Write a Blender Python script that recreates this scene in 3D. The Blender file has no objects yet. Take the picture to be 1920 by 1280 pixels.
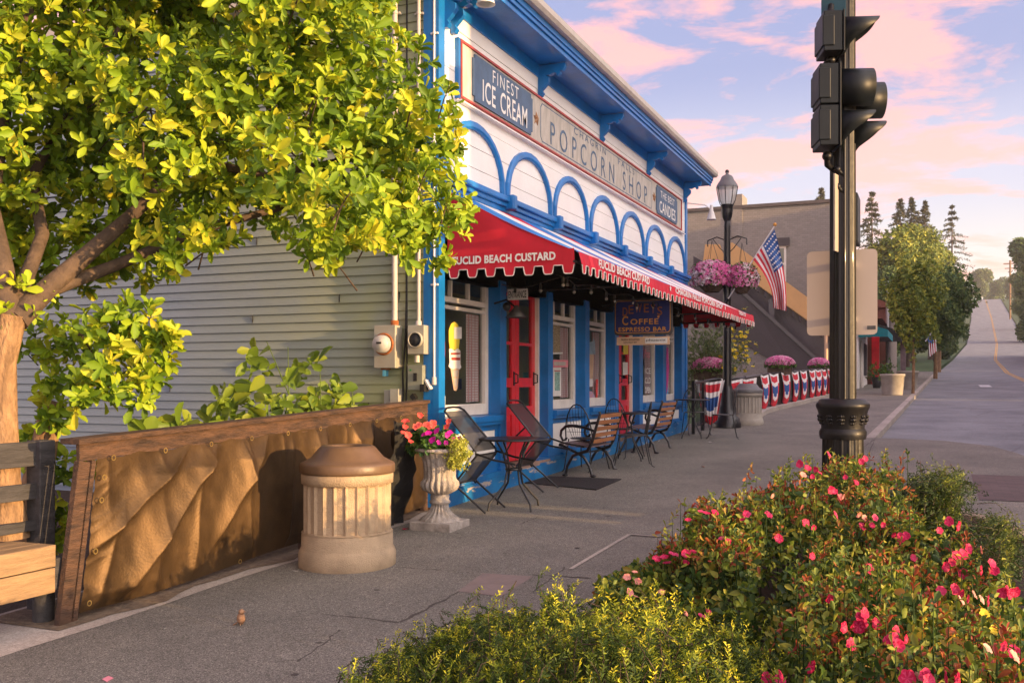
import bpy, math, random
import numpy as np
from mathutils import Vector, Matrix
random.seed(7); rng = np.random.default_rng(7)
R = math.radians
C = bpy.context.scene.collection
# ------------------------------------------------------------------ camera, sky, sun, exposure
SC = bpy.context.scene
FP, HY, YAW, HC = 1850.0, 714.0, math.atan(785/1850), 1.6
cam = bpy.data.cameras.new('camera'); camo = bpy.data.objects.new('camera', cam); C.objects.link(camo)
camo.location = (0, 0, HC); camo.rotation_euler = (R(90), 0, YAW)
cam.sensor_width = 36; cam.lens = 36*FP/1920; cam.shift_y = (HY-640)/1920
cam.clip_start = .05; cam.clip_end = 4000
SC.camera = camo
SUN_EL, SUN_AZ = R(6.9), R(7.0)          # azimuth: swung from +X towards -Y
to_sun = Vector((math.cos(SUN_AZ)*math.cos(SUN_EL), -math.sin(SUN_AZ)*math.cos(SUN_EL), math.sin(SUN_EL)))
sl = bpy.data.lights.new('sun', 'SUN'); sl.energy = 5.0; sl.angle = R(.5); sl.color = (1, .62, .28)
so = bpy.data.objects.new('sun', sl); C.objects.link(so)
so.rotation_euler = to_sun.to_track_quat('Z', 'Y').to_euler()
SC.view_settings.view_transform = 'Standard'; SC.view_settings.look = 'None'
SC.view_settings.exposure = 0.86; SC.view_settings.gamma = 1
W = bpy.data.worlds.new('World'); SC.world = W; W.use_nodes = True
wn, wl = W.node_tree.nodes, W.node_tree.links
wn.clear()
def nd(t, tree=None, **kw):
    n = (tree or wn).new(t)
    for k, v in kw.items(): setattr(n, k, v)
    return n
wout = nd('ShaderNodeOutputWorld'); add = nd('ShaderNodeAddShader')
sky = nd('ShaderNodeTexSky', sky_type='NISHITA', sun_disc=False, sun_elevation=SUN_EL, sun_rotation=R(90)+SUN_AZ)
b1 = nd('ShaderNodeBackground'); b1.inputs[1].default_value = .05
wl.new(sky.outputs[0], b1.inputs[0])
tc = nd('ShaderNodeTexCoord'); sp = nd('ShaderNodeSeparateXYZ'); wl.new(tc.outputs['Generated'], sp.inputs[0])
rp = nd('ShaderNodeValToRGB'); wl.new(sp.outputs[2], rp.inputs[0])
cr = rp.color_ramp; cr.interpolation = 'EASE'
for i, (p, c) in enumerate([(0, (.51, .44, .37)), (.10, (.47, .43, .43)), (.19, (.34, .33, .43)), (.30, (.16, .18, .34)), (.7, (.10, .13, .31))]):
    e = cr.elements[i] if i < 2 else cr.elements.new(p)
    e.position = p; e.color = (*c, 1)
def vm(op, a, b=None):
    n = nd('ShaderNodeMath', operation=op)
    for i, x in enumerate((a, b)):
        if x is None: continue
        if isinstance(x, (int, float)): n.inputs[i].default_value = x
        else: wl.new(x, n.inputs[i])
    return n.outputs[0]
zz = vm('ADD', vm('MAXIMUM', sp.outputs[2], 0), .18)
cx, cy = vm('DIVIDE', sp.outputs[0], zz), vm('DIVIDE', sp.outputs[1], zz)
cb = nd('ShaderNodeCombineXYZ'); wl.new(vm('ADD', vm('MULTIPLY', cx, 1.1), 0.35), cb.inputs[0]); wl.new(vm('ADD', vm('MULTIPLY', cy, 1.5), 3.1), cb.inputs[1])
n1 = nd('ShaderNodeTexNoise'); n1.inputs['Scale'].default_value = 2.3; n1.inputs['Detail'].default_value = 10; n1.inputs['Roughness'].default_value = .60; n1.inputs['Distortion'].default_value = .35
wl.new(cb.outputs[0], n1.inputs['Vector'])
n2 = nd('ShaderNodeTexNoise'); n2.inputs['Scale'].default_value = .55; n2.inputs['Detail'].default_value = 2
wl.new(cb.outputs[0], n2.inputs['Vector'])
mk = nd('ShaderNodeMapRange'); mk.inputs[1].default_value = .505; mk.inputs[2].default_value = .585
wl.new(vm('ADD', vm('MULTIPLY', n1.outputs[0], .75), vm('MULTIPLY', n2.outputs[0], .30)), mk.inputs[0])
mx = nd('ShaderNodeMix', data_type='RGBA'); mx.inputs[7].default_value = (.72, .29, .24, 1)
wl.new(vm('MULTIPLY', mk.outputs[0], .9), mx.inputs[0]); wl.new(rp.outputs[0], mx.inputs[6])
gx = nd('ShaderNodeVectorMath', operation='DOT_PRODUCT'); wl.new(tc.outputs['Generated'], gx.inputs[0]); gx.inputs[1].default_value = (to_sun.x, to_sun.y, .25)
gl = vm('MULTIPLY', vm('POWER', vm('MAXIMUM', gx.outputs['Value'], 0), 2.2), 1.8)      # sunrise glow round the sun
ga = nd('ShaderNodeMix', data_type='RGBA', blend_type='ADD'); ga.inputs[0].default_value = 1; gm = nd('ShaderNodeVectorMath', operation='SCALE'); gm.inputs[0].default_value = (1.0, .90, .80); wl.new(gl, gm.inputs['Scale'])
wl.new(mx.outputs[2], ga.inputs[6]); wl.new(gm.outputs[0], ga.inputs[7])
b2 = nd('ShaderNodeBackground'); b2.inputs[1].default_value = 1.0
wl.new(ga.outputs[2], b2.inputs[0]); wl.new(b1.outputs[0], add.inputs[0]); wl.new(b2.outputs[0], add.inputs[1]); wl.new(add.outputs[0], wout.inputs[0])

# ------------------------------------------------------------------ measuring helpers (photo pixel -> a point on a real plane)
SA, CA = math.sin(YAW), math.cos(YAW)
def dr(px): u = (px-960)/FP; return (-SA+u*CA, CA+u*SA)
def P(px, py, d): x, y = dr(px); return Vector((d*x, d*y, HC+(HY-py)/FP*d))
def PX(px, py, x): return P(px, py, x/dr(px)[0])
def PY(px, py, y): return P(px, py, y/dr(px)[1])
GP = [(-60, -1.5), (0, 0), (85, 2.35), (140, 4.4), (200, 8.5), (300, 19), (393, 31), (430, 33.2), (520, 30), (900, 20)]
def zg(y):
    for (a, b), (c, d) in zip(GP, GP[1:]):
        if y <= c: return b+(d-b)*(y-a)/(c-a)
    return GP[-1][1]
def PG(px, py):
    x, y = dr(px); d = HC/((py-HY)/FP+.0284*y); p = Vector((d*x, d*y, 0)); p.z = zg(p.y); return p

# ------------------------------------------------------------------ object helpers
def tag(o, label=None, cat=None, group=None, kind=None):
    for k, v in (('label', label), ('category', cat), ('group', group), ('kind', kind)):
        if v: o[k] = v
    return o
def thing(name, loc, label, cat, group=None, rz=0):
    o = bpy.data.objects.new(name, None); C.objects.link(o); o.location = loc; o.rotation_euler = (0, 0, rz); o.empty_display_size = .1
    return tag(o, label, cat, group)
def rootloc(p):
    v = Vector((0, 0, 0))
    while p is not None: v = v+Vector(p.location); p = p.parent
    return v
class MB:
    def __init__(s): s.v = []; s.f = []; s.sm = []
    def add(s, vs, fs, smooth=False):
        n = len(s.v); s.v += [tuple(v) for v in vs]; s.f += [tuple(i+n for i in f) for f in fs]; s.sm += [smooth]*len(fs); return s
    def box(s, a, b):
        x0, x1 = sorted((a[0], b[0])); y0, y1 = sorted((a[1], b[1])); z0, z1 = sorted((a[2], b[2]))
        return s.add([(x0,y0,z0),(x1,y0,z0),(x1,y1,z0),(x0,y1,z0),(x0,y0,z1),(x1,y0,z1),(x1,y1,z1),(x0,y1,z1)],
                     [(0,3,2,1),(4,5,6,7),(0,1,5,4),(1,2,6,5),(2,3,7,6),(3,0,4,7)])
    def beam(s, a, b, w, h, up=(0,0,1)):
        a, b = Vector(a), Vector(b); t = (b-a).normalized(); r = t.cross(Vector(up))
        if r.length < 1e-4: r = t.cross(Vector((0,1,0)))
        r.normalize(); u = r.cross(t)
        vs = [p+r*(w/2)*i+u*(h/2)*j for p in (a, b) for i, j in ((-1,-1),(1,-1),(1,1),(-1,1))]
        return s.add(vs, [(0,1,2,3),(4,7,6,5),(0,4,5,1),(1,5,6,2),(2,6,7,3),(3,7,4,0)])
    def tube(s, pts, r, n=8, cap=True):
        pts = [Vector(p) for p in pts]; rs = r if isinstance(r, (list, tuple)) else [r]*len(pts)
        vs = []; prev = None
        for i, p in enumerate(pts):
            t = (pts[min(i+1, len(pts)-1)]-pts[max(i-1, 0)]).normalized()
            if prev is None:
                u = t.cross(Vector((0,0,1)))
                if u.length < .1: u = t.cross(Vector((1,0,0)))
            else: u = prev-t*prev.dot(t)
            u.normalize(); prev = u; w = t.cross(u)
            for k in range(n): a = 2*math.pi*k/n; vs.append(p+(u*math.cos(a)+w*math.sin(a))*rs[i])
        m = len(pts)
        fs = [(i*n+k, i*n+(k+1) % n, (i+1)*n+(k+1) % n, (i+1)*n+k) for i in range(m-1) for k in range(n)]
        s.add(vs, fs, True)
        if cap: s.add(vs[:n], [tuple(range(n))[::-1]]); s.add(vs[-n:], [tuple(range(n))])
        return s
    def lathe(s, prof, c=(0,0,0), n=32, flute=None, flz=None, smooth=True):
        vs = []
        for (r, z) in prof:
            for k in range(n):
                a = 2*math.pi*k/n; rr = r
                if flute and flz[0] <= z <= flz[1]: rr = r-(flute[1] if (k % flute[0]) else 0)
                vs.append((c[0]+rr*math.cos(a), c[1]+rr*math.sin(a), c[2]+z))
        m = len(prof)
        s.add(vs, [(i*n+k, i*n+(k+1) % n, (i+1)*n+(k+1) % n, (i+1)*n+k) for i in range(m-1) for k in range(n)], smooth)
        return s
    def prism(s, poly, o, ex, ey, t):                 # polygon in plane (ex, ey) at o, thick t along the normal
        o, ex, ey = Vector(o), Vector(ex), Vector(ey); nn = ex.cross(ey).normalized()*t; n = len(poly)
        a = [o+ex*p[0]+ey*p[1] for p in poly]; b = [q+nn for q in a]
        return s.add(a+b, [tuple(range(n))[::-1], tuple(range(n, 2*n))]+[(i, (i+1) % n, n+(i+1) % n, n+i) for i in range(n)])
    def ball(s, c, r, n=10, m=7, sq=(1,1,1)):
        vs = [(c[0]+r*sq[0]*math.sin(math.pi*i/m)*math.cos(2*math.pi*k/n), c[1]+r*sq[1]*math.sin(math.pi*i/m)*math.sin(2*math.pi*k/n), c[2]+r*sq[2]*math.cos(math.pi*i/m)) for i in range(m+1) for k in range(n)]
        return s.add(vs, [(i*n+k, (i+1)*n+k, (i+1)*n+(k+1) % n, i*n+(k+1) % n) for i in range(m) for k in range(n)], True)
def finish(name, me, mats, parent, loc):
    o = bpy.data.objects.new(name, me); C.objects.link(o)
    for m in (mats if isinstance(mats, (list, tuple)) else [mats]): me.materials.append(m)
    if parent is not None: o.parent = parent
    else: o.location = loc
    return o
def obj(name, mb, mat, parent=None, bevel=0):
    if not mb.v: return None
    V = np.array(mb.v, float)
    if parent is not None: off = np.array(rootloc(parent))
    else: off = np.array([(V[:,0].min()+V[:,0].max())/2, (V[:,1].min()+V[:,1].max())/2, V[:,2].min()])
    me = bpy.data.meshes.new(name); me.from_pydata((V-off).tolist(), [], mb.f); me.update()
    me.polygons.foreach_set('use_smooth', mb.sm)
    o = finish(name, me, mat, parent, off)
    if bevel:
        b = o.modifiers.new('b', 'BEVEL'); b.width = bevel; b.segments = 2; b.limit_method = 'ANGLE'; b.angle_limit = R(40)
    return o
def nobj(name, V, F, mat, parent=None, rnd=None, smooth=False):   # numpy triangles
    V = np.asarray(V, float); F = np.asarray(F, np.int32)
    if parent is not None: off = np.array(rootloc(parent))
    else: off = np.array([(V[:,0].min()+V[:,0].max())/2, (V[:,1].min()+V[:,1].max())/2, V[:,2].min()])
    me = bpy.data.meshes.new(name); k = F.shape[1]
    me.vertices.add(len(V)); me.vertices.foreach_set('co', (V-off).astype(np.float32).ravel())
    me.loops.add(F.size); me.loops.foreach_set('vertex_index', F.ravel())
    me.polygons.add(len(F)); me.polygons.foreach_set('loop_start', np.arange(0, F.size, k, dtype=np.int32))
    me.polygons.foreach_set('loop_total', np.full(len(F), k, np.int32))
    if smooth: me.polygons.foreach_set('use_smooth', np.ones(len(F), bool))
    me.update(calc_edges=True)
    if rnd is not None:
        a = me.attributes.new('rnd', 'FLOAT', 'POINT'); a.data.foreach_set('value', np.asarray(rnd, np.float32))
    return finish(name, me, mat, parent, off)
def copy_tree(o, parent=None):
    c = o.copy(); C.objects.link(c); c.parent = parent
    for ch in [k for k in o.children]: copy_tree(ch, c)
    return c
def text(name, body, w, h, o, ex, ey, mat, parent, bold=.0, ext=.004, spacing=1.0):
    cu = bpy.data.curves.new('t', 'FONT'); cu.body = body; cu.align_x = 'CENTER'; cu.offset = bold; cu.space_character = spacing; cu.resolution_u = 3
    to = bpy.data.objects.new('t', cu); C.objects.link(to); bpy.context.view_layer.update()
    me = bpy.data.meshes.new_from_object(to.evaluated_get(bpy.context.evaluated_depsgraph_get()))
    bpy.data.objects.remove(to)
    n = len(me.vertices); co = np.empty(n*3); me.vertices.foreach_get('co', co); co = co.reshape(-1, 3)
    mn, mxx = co.min(0), co.max(0)
    ex, ey, o = Vector(ex), Vector(ey), Vector(o); nn = ex.cross(ey)
    mb = MB(); q = (co-(mn+mxx)/2)/np.maximum(mxx-mn, 1e-6)
    vs = [o+ex*(a[0]*w)+ey*(a[1]*h)+nn*ext for a in q]
    mb.add(vs, [tuple(p.vertices) for p in me.polygons]); bpy.data.meshes.remove(me)
    return obj(name, mb, mat, parent)

# ------------------------------------------------------------------ materials
def M(name, col, rough=.6, metal=0., var=.15, scale=6., bump=.0, bscale=40., col2=None, coat=0., spec=.5, stretch=None, detail=6.):
    m = bpy.data.materials.new(name); m.use_nodes = True; t = m.node_tree; N, L = t.nodes, t.links
    b = N['Principled BSDF']; b.inputs['Roughness'].default_value = rough; b.inputs['Metallic'].default_value = metal
    b.inputs['Coat Weight'].default_value = coat; b.inputs['Specular IOR Level'].default_value = spec
    tc = N.new('ShaderNodeTexCoord'); mp = N.new('ShaderNodeMapping'); L.new(tc.outputs['Object'], mp.inputs[0])
    if stretch: mp.inputs['Scale'].default_value = stretch
    n = N.new('ShaderNodeTexNoise'); n.inputs['Scale'].default_value = scale; n.inputs['Detail'].default_value = detail; n.inputs['Roughness'].default_value = .65
    L.new(mp.outputs[0], n.inputs['Vector'])
    r = N.new('ShaderNodeValToRGB'); L.new(n.outputs[0], r.inputs[0])
    c2 = col2 or tuple(min(1, c*(1+var)) for c in col); c1 = col if col2 else tuple(c*(1-var) for c in col)
    r.color_ramp.elements[0].position = .35; r.color_ramp.elements[1].position = .65
    r.color_ramp.elements[0].color = (*c1, 1); r.color_ramp.elements[1].color = (*c2, 1)
    L.new(r.outputs[0], b.inputs['Base Color'])
    rm = N.new('ShaderNodeMapRange'); rm.inputs[3].default_value = max(0, rough-.08); rm.inputs[4].default_value = min(1, rough+.12)
    L.new(n.outputs[0], rm.inputs[0]); L.new(rm.outputs[0], b.inputs['Roughness'])
    if bump:
        n2 = N.new('ShaderNodeTexNoise'); n2.inputs['Scale'].default_value = bscale; n2.inputs['Detail'].default_value = 4; L.new(mp.outputs[0], n2.inputs['Vector'])
        bp = N.new('ShaderNodeBump'); bp.inputs['Strength'].default_value = bump; bp.inputs['Distance'].default_value = .02
        L.new(n2.outputs[0], bp.inputs['Height']); L.new(bp.outputs[0], b.inputs['Normal'])
    return m
def leafmat(name, cols, trans=.35, rough=.45):
    m = bpy.data.materials.new(name); m.use_nodes = True; t = m.node_tree; N, L = t.nodes, t.links
    b = N['Principled BSDF']; b.inputs['Roughness'].default_value = rough; b.inputs['Specular IOR Level'].default_value = .35
    a = N.new('ShaderNodeAttribute'); a.attribute_name = 'rnd'
    r = N.new('ShaderNodeValToRGB'); L.new(a.outputs['Fac'], r.inputs[0])
    for i, c in enumerate(cols):
        e = r.color_ramp.elements[i] if i < 2 else r.color_ramp.elements.new(1)
        e.position = i/(len(cols)-1)
    for i, c in enumerate(cols): r.color_ramp.elements[i].color = (*c, 1)
    L.new(r.outputs[0], b.inputs['Base Color'])
    tr = N.new('ShaderNodeBsdfTranslucent'); L.new(r.outputs[0], tr.inputs[0]); mxn = N.new('ShaderNodeMixShader'); mxn.inputs[0].default_value = trans
    L.new(b.outputs[0], mxn.inputs[1]); L.new(tr.outputs[0], mxn.inputs[2]); L.new(mxn.outputs[0], N['Material Output'].inputs[0])
    return m
def glassmat(name, tint=(.95,.97,.98), rough=.02, op=.25, col=(.02,.025,.03)):
    m = bpy.data.materials.new(name); m.use_nodes = True; t = m.node_tree; N, L = t.nodes, t.links
    b = N['Principled BSDF']; b.inputs['Base Color'].default_value = (*col, 1); b.inputs['Roughness'].default_value = rough
    n = N.new('ShaderNodeTexNoise'); n.inputs['Scale'].default_value = 1.3; bp = N.new('ShaderNodeBump'); bp.inputs['Strength'].default_value = .05; L.new(n.outputs[0], bp.inputs['Height']); L.new(bp.outputs[0], b.inputs['Normal'])
    tr = N.new('ShaderNodeBsdfTransparent'); tr.inputs[0].default_value = (*tint, 1)
    mxn = N.new('ShaderNodeMixShader'); mxn.inputs[0].default_value = op
    L.new(tr.outputs[0], mxn.inputs[1]); L.new(b.outputs[0], mxn.inputs[2]); L.new(mxn.outputs[0], N['Material Output'].inputs[0])
    return m
m_blue = M('blue_paint', (.004,.155,.46), .38, var=.18, scale=2.2, bump=.12, bscale=22, coat=.15)
m_white = M('white_paint', (.86,.83,.78), .55, var=.05, scale=1.2, bump=.12, bscale=16)
m_wtrim = M('cream_trim', (.78,.72,.64), .5, var=.08, scale=6)
m_red = M('red_door_paint', (.62,.012,.025), .3, var=.14, scale=4, coat=.2)
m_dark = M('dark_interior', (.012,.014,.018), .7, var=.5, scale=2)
m_glass = glassmat('window_glass', op=.16)
m_iron = M('black_iron', (.006,.0065,.008), .32, metal=.0, var=.4, scale=14, bump=.15, bscale=70, coat=.2)
m_iron2 = M('worn_grey_metal', (.09,.09,.09), .45, metal=.5, var=.3, scale=10)
m_conc = M('precast_concrete', (.43,.32,.20), .85, var=.18, scale=5, bump=.5, bscale=110)
m_concg = M('grey_precast', (.36,.33,.28), .85, var=.12, scale=5, bump=.35, bscale=110)
m_canlid = M('brown_plastic_lid', (.13,.078,.042), .42, var=.15, scale=4, bump=.08, bscale=30)
m_lidg = M('grey_lid', (.13,.13,.13), .45, var=.2, scale=4)
m_stone = M('aged_urn_stone', (.36,.32,.28), .85, var=.3, scale=9, bump=.5, bscale=60)
m_woodd = M('dark_weathered_wood', (.045,.043,.045), .75, var=.4, scale=3, bump=.4, bscale=18, stretch=(9,1.2,9))
m_woody = M('pale_bench_wood', (.27,.175,.09), .6, var=.22, scale=3, bump=.3, bscale=18, stretch=(9,1.2,9))
m_rustf = M('brown_fence_timber', (.03,.017,.011), .8, var=.55, scale=5, bump=.9, bscale=26, stretch=(5,.8,5), col2=(.12,.062,.034))
m_slat = M('varnished_slat', (.36,.13,.03), .35, var=.25, scale=4, stretch=(9,1,9), bump=.15, bscale=20, coat=.4)
m_cush = M('mauve_slat', (.20,.14,.15), .5, var=.2)
m_trunk = M('tree_bark', (.17,.10,.05), .9, scale=11, bump=1.0, bscale=30, col2=(.36,.22,.11), stretch=(1.6,1.6,.6))
m_trunkd = M('dark_bark', (.09,.06,.04), .85, var=.35, scale=7, bump=.8, bscale=24)
m_box = M('weathered_grey_steel', (.40,.40,.34), .5, metal=.15, var=.12, scale=4, col2=(.36,.33,.26))
m_boxd = M('green_grey_steel', (.24,.25,.19), .5, metal=.1, var=.12)
m_pipe = M('conduit', (.50,.46,.41), .5, var=.1)
m_cable = M('black_cable', (.012,.012,.012), .6)
m_rust = M('rust', (.30,.09,.02), .8, var=.4, scale=12)
m_sling = glassmat('sling_mesh', tint=(.9,.9,.9), rough=.6, op=.86, col=(.03,.03,.034))
m_mat = M('rubber_mat', (.02,.018,.018), .85, var=.4, scale=30, bump=.6, bscale=120)
m_pole = M('glossy_black_pole', (.006,.006,.007), .42, var=.4, scale=6, bump=.12, bscale=26, coat=.12, spec=.3)
m_sig = M('black_signal_housing', (.005,.008,.011), .42, var=.3, scale=5, spec=.25)
m_alu = M('sign_back_aluminium', (.50,.42,.34), .42, metal=.25, var=.04, scale=1.5)  # warm tint stands in for low sunlight on the bare metal
m_gal = M('galvanised', (.45,.45,.45), .45, metal=.6, var=.1)
m_black = M('matt_black', (.01,.01,.01), .6)
m_lensr = M('red_lens', (.25,.01,.01), .2); m_lensy = M('amber_lens', (.35,.14,.01), .2); m_lensg = M('green_lens', (.01,.12,.07), .2)
m_globe = glassmat('frosted_globe', tint=(.9,.9,.88), rough=.25, op=.55, col=(.75,.74,.70))
m_bulb = glassmat('clear_bulb', rough=.1, op=.35, col=(.4,.38,.34))
m_whitep = M('white_enamel', (.74,.71,.68), .4, var=.04)
m_text = M('white_lettering', (.85,.82,.76), .6, var=.06, scale=9)
m_paper = M('paper', (.72,.70,.66), .8, var=.06)
m_pink = M('pink_paper', (.75,.25,.30), .8, var=.1)
m_yel = M('yellow_paint', (.72,.60,.06), .6, var=.08)
m_tan = M('tan_board', (.62,.42,.27), .7, var=.08)
m_navy = M('navy_sign', (.012,.028,.15), .4, var=.2, scale=3, coat=.2)
m_gold = M('gold_lettering', (.58,.27,.045), .5, var=.2, scale=10)
m_orange = M('orange_brown_lettering', (.30,.10,.03), .6, var=.2)
m_slate = M('slate_blue_sign', (.085,.14,.225), .6, var=.18, scale=5)
m_weath = M('weathered_sign_board', (.56,.51,.44), .75, var=.0, scale=5, col2=(.40,.37,.31), stretch=(1,2,.6))
m_wletter = M('faded_blue_lettering', (.09,.145,.22), .7, var=.35, scale=14)
m_redtrim = M('red_trim', (.42,.05,.04), .5, var=.2)
m_aluroof = M('pale_gutter', (.55,.49,.41), .5, var=.08)
m_starm = M('rusty_star', (.33,.16,.07), .6, var=.3)
m_awnr = M('red_awning_canvas', (.62,.012,.035), .7, var=.10, scale=2, bump=.25, bscale=5)
m_awnd = M('awning_red_side', (.55,.010,.028), .75, var=.12, scale=2, bump=.3, bscale=4)
m_awnw = M('white_awning_canvas', (.80,.77,.74), .7, var=.05, scale=3)
m_awnb = M('blue_awning_canvas', (.02,.20,.55), .7, var=.08, scale=3)
m_piping = M('awning_piping', (.72,.66,.58), .7, var=.1)
m_cloud = M('flower_white', (.8,.75,.78), .7, var=.1)
m_brickg = None
def brick(name, c1, c2, mort, sc=1, bump=.4, bw=.5, rh=.25, rot=None):
    m = M(name, c1, .8, var=.1, scale=3); t = m.node_tree; N, L = t.nodes, t.links
    tc = N.new('ShaderNodeTexCoord'); mp = N.new('ShaderNodeMapping'); L.new(tc.outputs['Object'], mp.inputs[0])
    if rot: mp.inputs['Rotation'].default_value = rot
    b = N.new('ShaderNodeTexBrick'); L.new(mp.outputs[0], b.inputs[0]); b.inputs['Scale'].default_value = sc
    b.inputs['Color1'].default_value = (*c1, 1); b.inputs['Color2'].default_value = (*c2, 1); b.inputs['Mortar'].default_value = (*mort, 1)
    b.inputs['Brick Width'].default_value = bw; b.inputs['Row Height'].default_value = rh; b.inputs['Mortar Size'].default_value = .012
    n = N.new('ShaderNodeTexNoise'); n.inputs['Scale'].default_value = 1.2; n.inputs['Detail'].default_value = 8; mm = N.new('ShaderNodeMix'); mm.data_type = 'RGBA'; mm.blend_type = 'MULTIPLY'; mm.inputs[0].default_value = .5
    rr = N.new('ShaderNodeValToRGB'); rr.color_ramp.elements[0].position = .3; rr.color_ramp.elements[0].color = (.6,.6,.6,1); rr.color_ramp.elements[1].position = .65
    L.new(n.outputs[0], rr.inputs[0]); L.new(b.outputs[0], mm.inputs[6]); L.new(rr.outputs[0], mm.inputs[7]); L.new(mm.outputs[2], N['Principled BSDF'].inputs['Base Color'])
    bp = N.new('ShaderNodeBump'); bp.inputs['Strength'].default_value = bump; bp.inputs['Distance'].default_value = .01; L.new(b.outputs['Fac'], bp.inputs['Height']); bp.invert = True; L.new(bp.outputs[0], N['Principled BSDF'].inputs['Normal'])
    return m
def speck(name, base, dark, light, rough=.85, fine=190., bump=.5, patch=.62, tint=None):
    m = bpy.data.materials.new(name); m.use_nodes = True; t = m.node_tree; N, L = t.nodes, t.links; b = N['Principled BSDF']; b.inputs['Roughness'].default_value = rough
    tc = N.new('ShaderNodeTexCoord')
    def noise(s, d, r=.6):
        n = N.new('ShaderNodeTexNoise'); n.inputs['Scale'].default_value = s; n.inputs['Detail'].default_value = d; n.inputs['Roughness'].default_value = r; L.new(tc.outputs['Object'], n.inputs['Vector']); return n
    v = N.new('ShaderNodeTexVoronoi'); v.inputs['Scale'].default_value = fine; L.new(tc.outputs['Object'], v.inputs['Vector'])
    r1 = N.new('ShaderNodeValToRGB'); L.new(v.outputs['Color'], r1.inputs[0])
    for i, (p, c) in enumerate([(.15, dark), (.5, base), (.62, base), (.88, light)]):
        e = r1.color_ramp.elements[i] if i < 2 else r1.color_ramp.elements.new(p)
        e.position = p; e.color = (*c, 1)
    n = noise(.7, 9, .62); r2 = N.new('ShaderNodeValToRGB'); L.new(n.outputs[0], r2.inputs[0])
    k = 1-patch*.5
    r2.color_ramp.elements[0].position = .33; r2.color_ramp.elements[0].color = (k, k, k, 1); r2.color_ramp.elements[1].position = .66; r2.color_ramp.elements[1].color = (1.12, 1.1, 1.08, 1)
    mm = N.new('ShaderNodeMix'); mm.data_type = 'RGBA'; mm.blend_type = 'MULTIPLY'; mm.inputs[0].default_value = 1
    L.new(r1.outputs[0], mm.inputs[6]); L.new(r2.outputs[0], mm.inputs[7])
    n3 = noise(14, 5, .7); r3 = N.new('ShaderNodeValToRGB'); L.new(n3.outputs[0], r3.inputs[0]); r3.color_ramp.elements[0].position = .3; r3.color_ramp.elements[0].color = (.72,.72,.72,1); r3.color_ramp.elements[1].position = .55
    m2 = N.new('ShaderNodeMix'); m2.data_type = 'RGBA'; m2.blend_type = 'MULTIPLY'; m2.inputs[0].default_value = .6
    L.new(mm.outputs[2], m2.inputs[6]); L.new(r3.outputs[0], m2.inputs[7]); L.new(m2.outputs[2], b.inputs['Base Color'])
    bp = N.new('ShaderNodeBump'); bp.inputs['Strength'].default_value = bump; bp.inputs['Distance'].default_value = .004; L.new(v.outputs['Distance'], bp.inputs['Height'])
    bp2 = N.new('ShaderNodeBump'); bp2.inputs['Strength'].default_value = .3; bp2.inputs['Distance'].default_value = .03; L.new(n3.outputs[0], bp2.inputs['Height']); L.new(bp.outputs[0], bp2.inputs['Normal']); L.new(bp2.outputs[0], b.inputs['Normal'])
    return m
m_side = speck('exposed_aggregate_walk', (.195,.185,.155), (.085,.08,.065), (.42,.39,.33))
m_edge = speck('smooth_edge_concrete', (.44,.39,.33), (.34,.30,.26), (.55,.5,.44), fine=120, bump=.2)
m_road = speck('asphalt', (.235,.25,.265), (.17,.18,.19), (.32,.34,.35), fine=90, bump=.3, patch=.7)
m_joint = M('dark_joint', (.07,.06,.05), .9, var=.3, scale=20)
m_tar = M('tar_line', (.06,.06,.07), .5, var=.2)
m_soil = M('soil', (.05,.032,.02), .95, var=.4, scale=12, bump=.8, bscale=60)
m_grass = M('grass', (.035,.075,.015), .9, var=.4, scale=3, bump=.6, bscale=30)
m_yline = M('yellow_road_paint', (.55,.30,.04), .7, var=.2, scale=5)
m_wline = M('white_road_paint', (.6,.6,.6), .7, var=.2, scale=5)
m_bpatch = brick('brick_pavers', (.10,.07,.065), (.14,.095,.085), (.06,.055,.05), 5, bw=.95, rh=.48)

# siding with mildew toward the street corner
m_siding = M('clapboard_paint', (.20,.265,.33), .6, var=.0, scale=1.1, col2=(.255,.315,.37), bump=.15, bscale=30, stretch=(.6,1,3))
def mildew(m):
    t = m.node_tree; N, L = t.nodes, t.links; b = N['Principled BSDF']; src = b.inputs['Base Color'].links[0].from_socket
    g = N.new('ShaderNodeNewGeometry'); s = N.new('ShaderNodeSeparateXYZ'); L.new(g.outputs['Position'], s.inputs[0])
    mr = N.new('ShaderNodeMapRange'); mr.inputs[1].default_value = -8.2; mr.inputs[2].default_value = -5.6; L.new(s.outputs[0], mr.inputs[0])
    n = N.new('ShaderNodeTexNoise'); n.inputs['Scale'].default_value = 1.6; n.inputs['Detail'].default_value = 8; L.new(g.outputs['Position'], n.inputs['Vector'])
    ml = N.new('ShaderNodeMath'); ml.operation = 'MULTIPLY'; ml.use_clamp = True; n2 = N.new('ShaderNodeMath'); n2.operation = 'MULTIPLY'; n2.inputs[1].default_value = 1.5; L.new(n.outputs[0], n2.inputs[0]); L.new(mr.outputs[0], ml.inputs[0]); L.new(n2.outputs[0], ml.inputs[1])
    mm = N.new('ShaderNodeMix'); mm.data_type = 'RGBA'; mm.inputs[7].default_value = (.36,.38,.18, 1); L.new(ml.outputs[0], mm.inputs[0]); L.new(src, mm.inputs[6]); L.new(mm.outputs[2], b.inputs['Base Color'])
mildew(m_siding)
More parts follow.
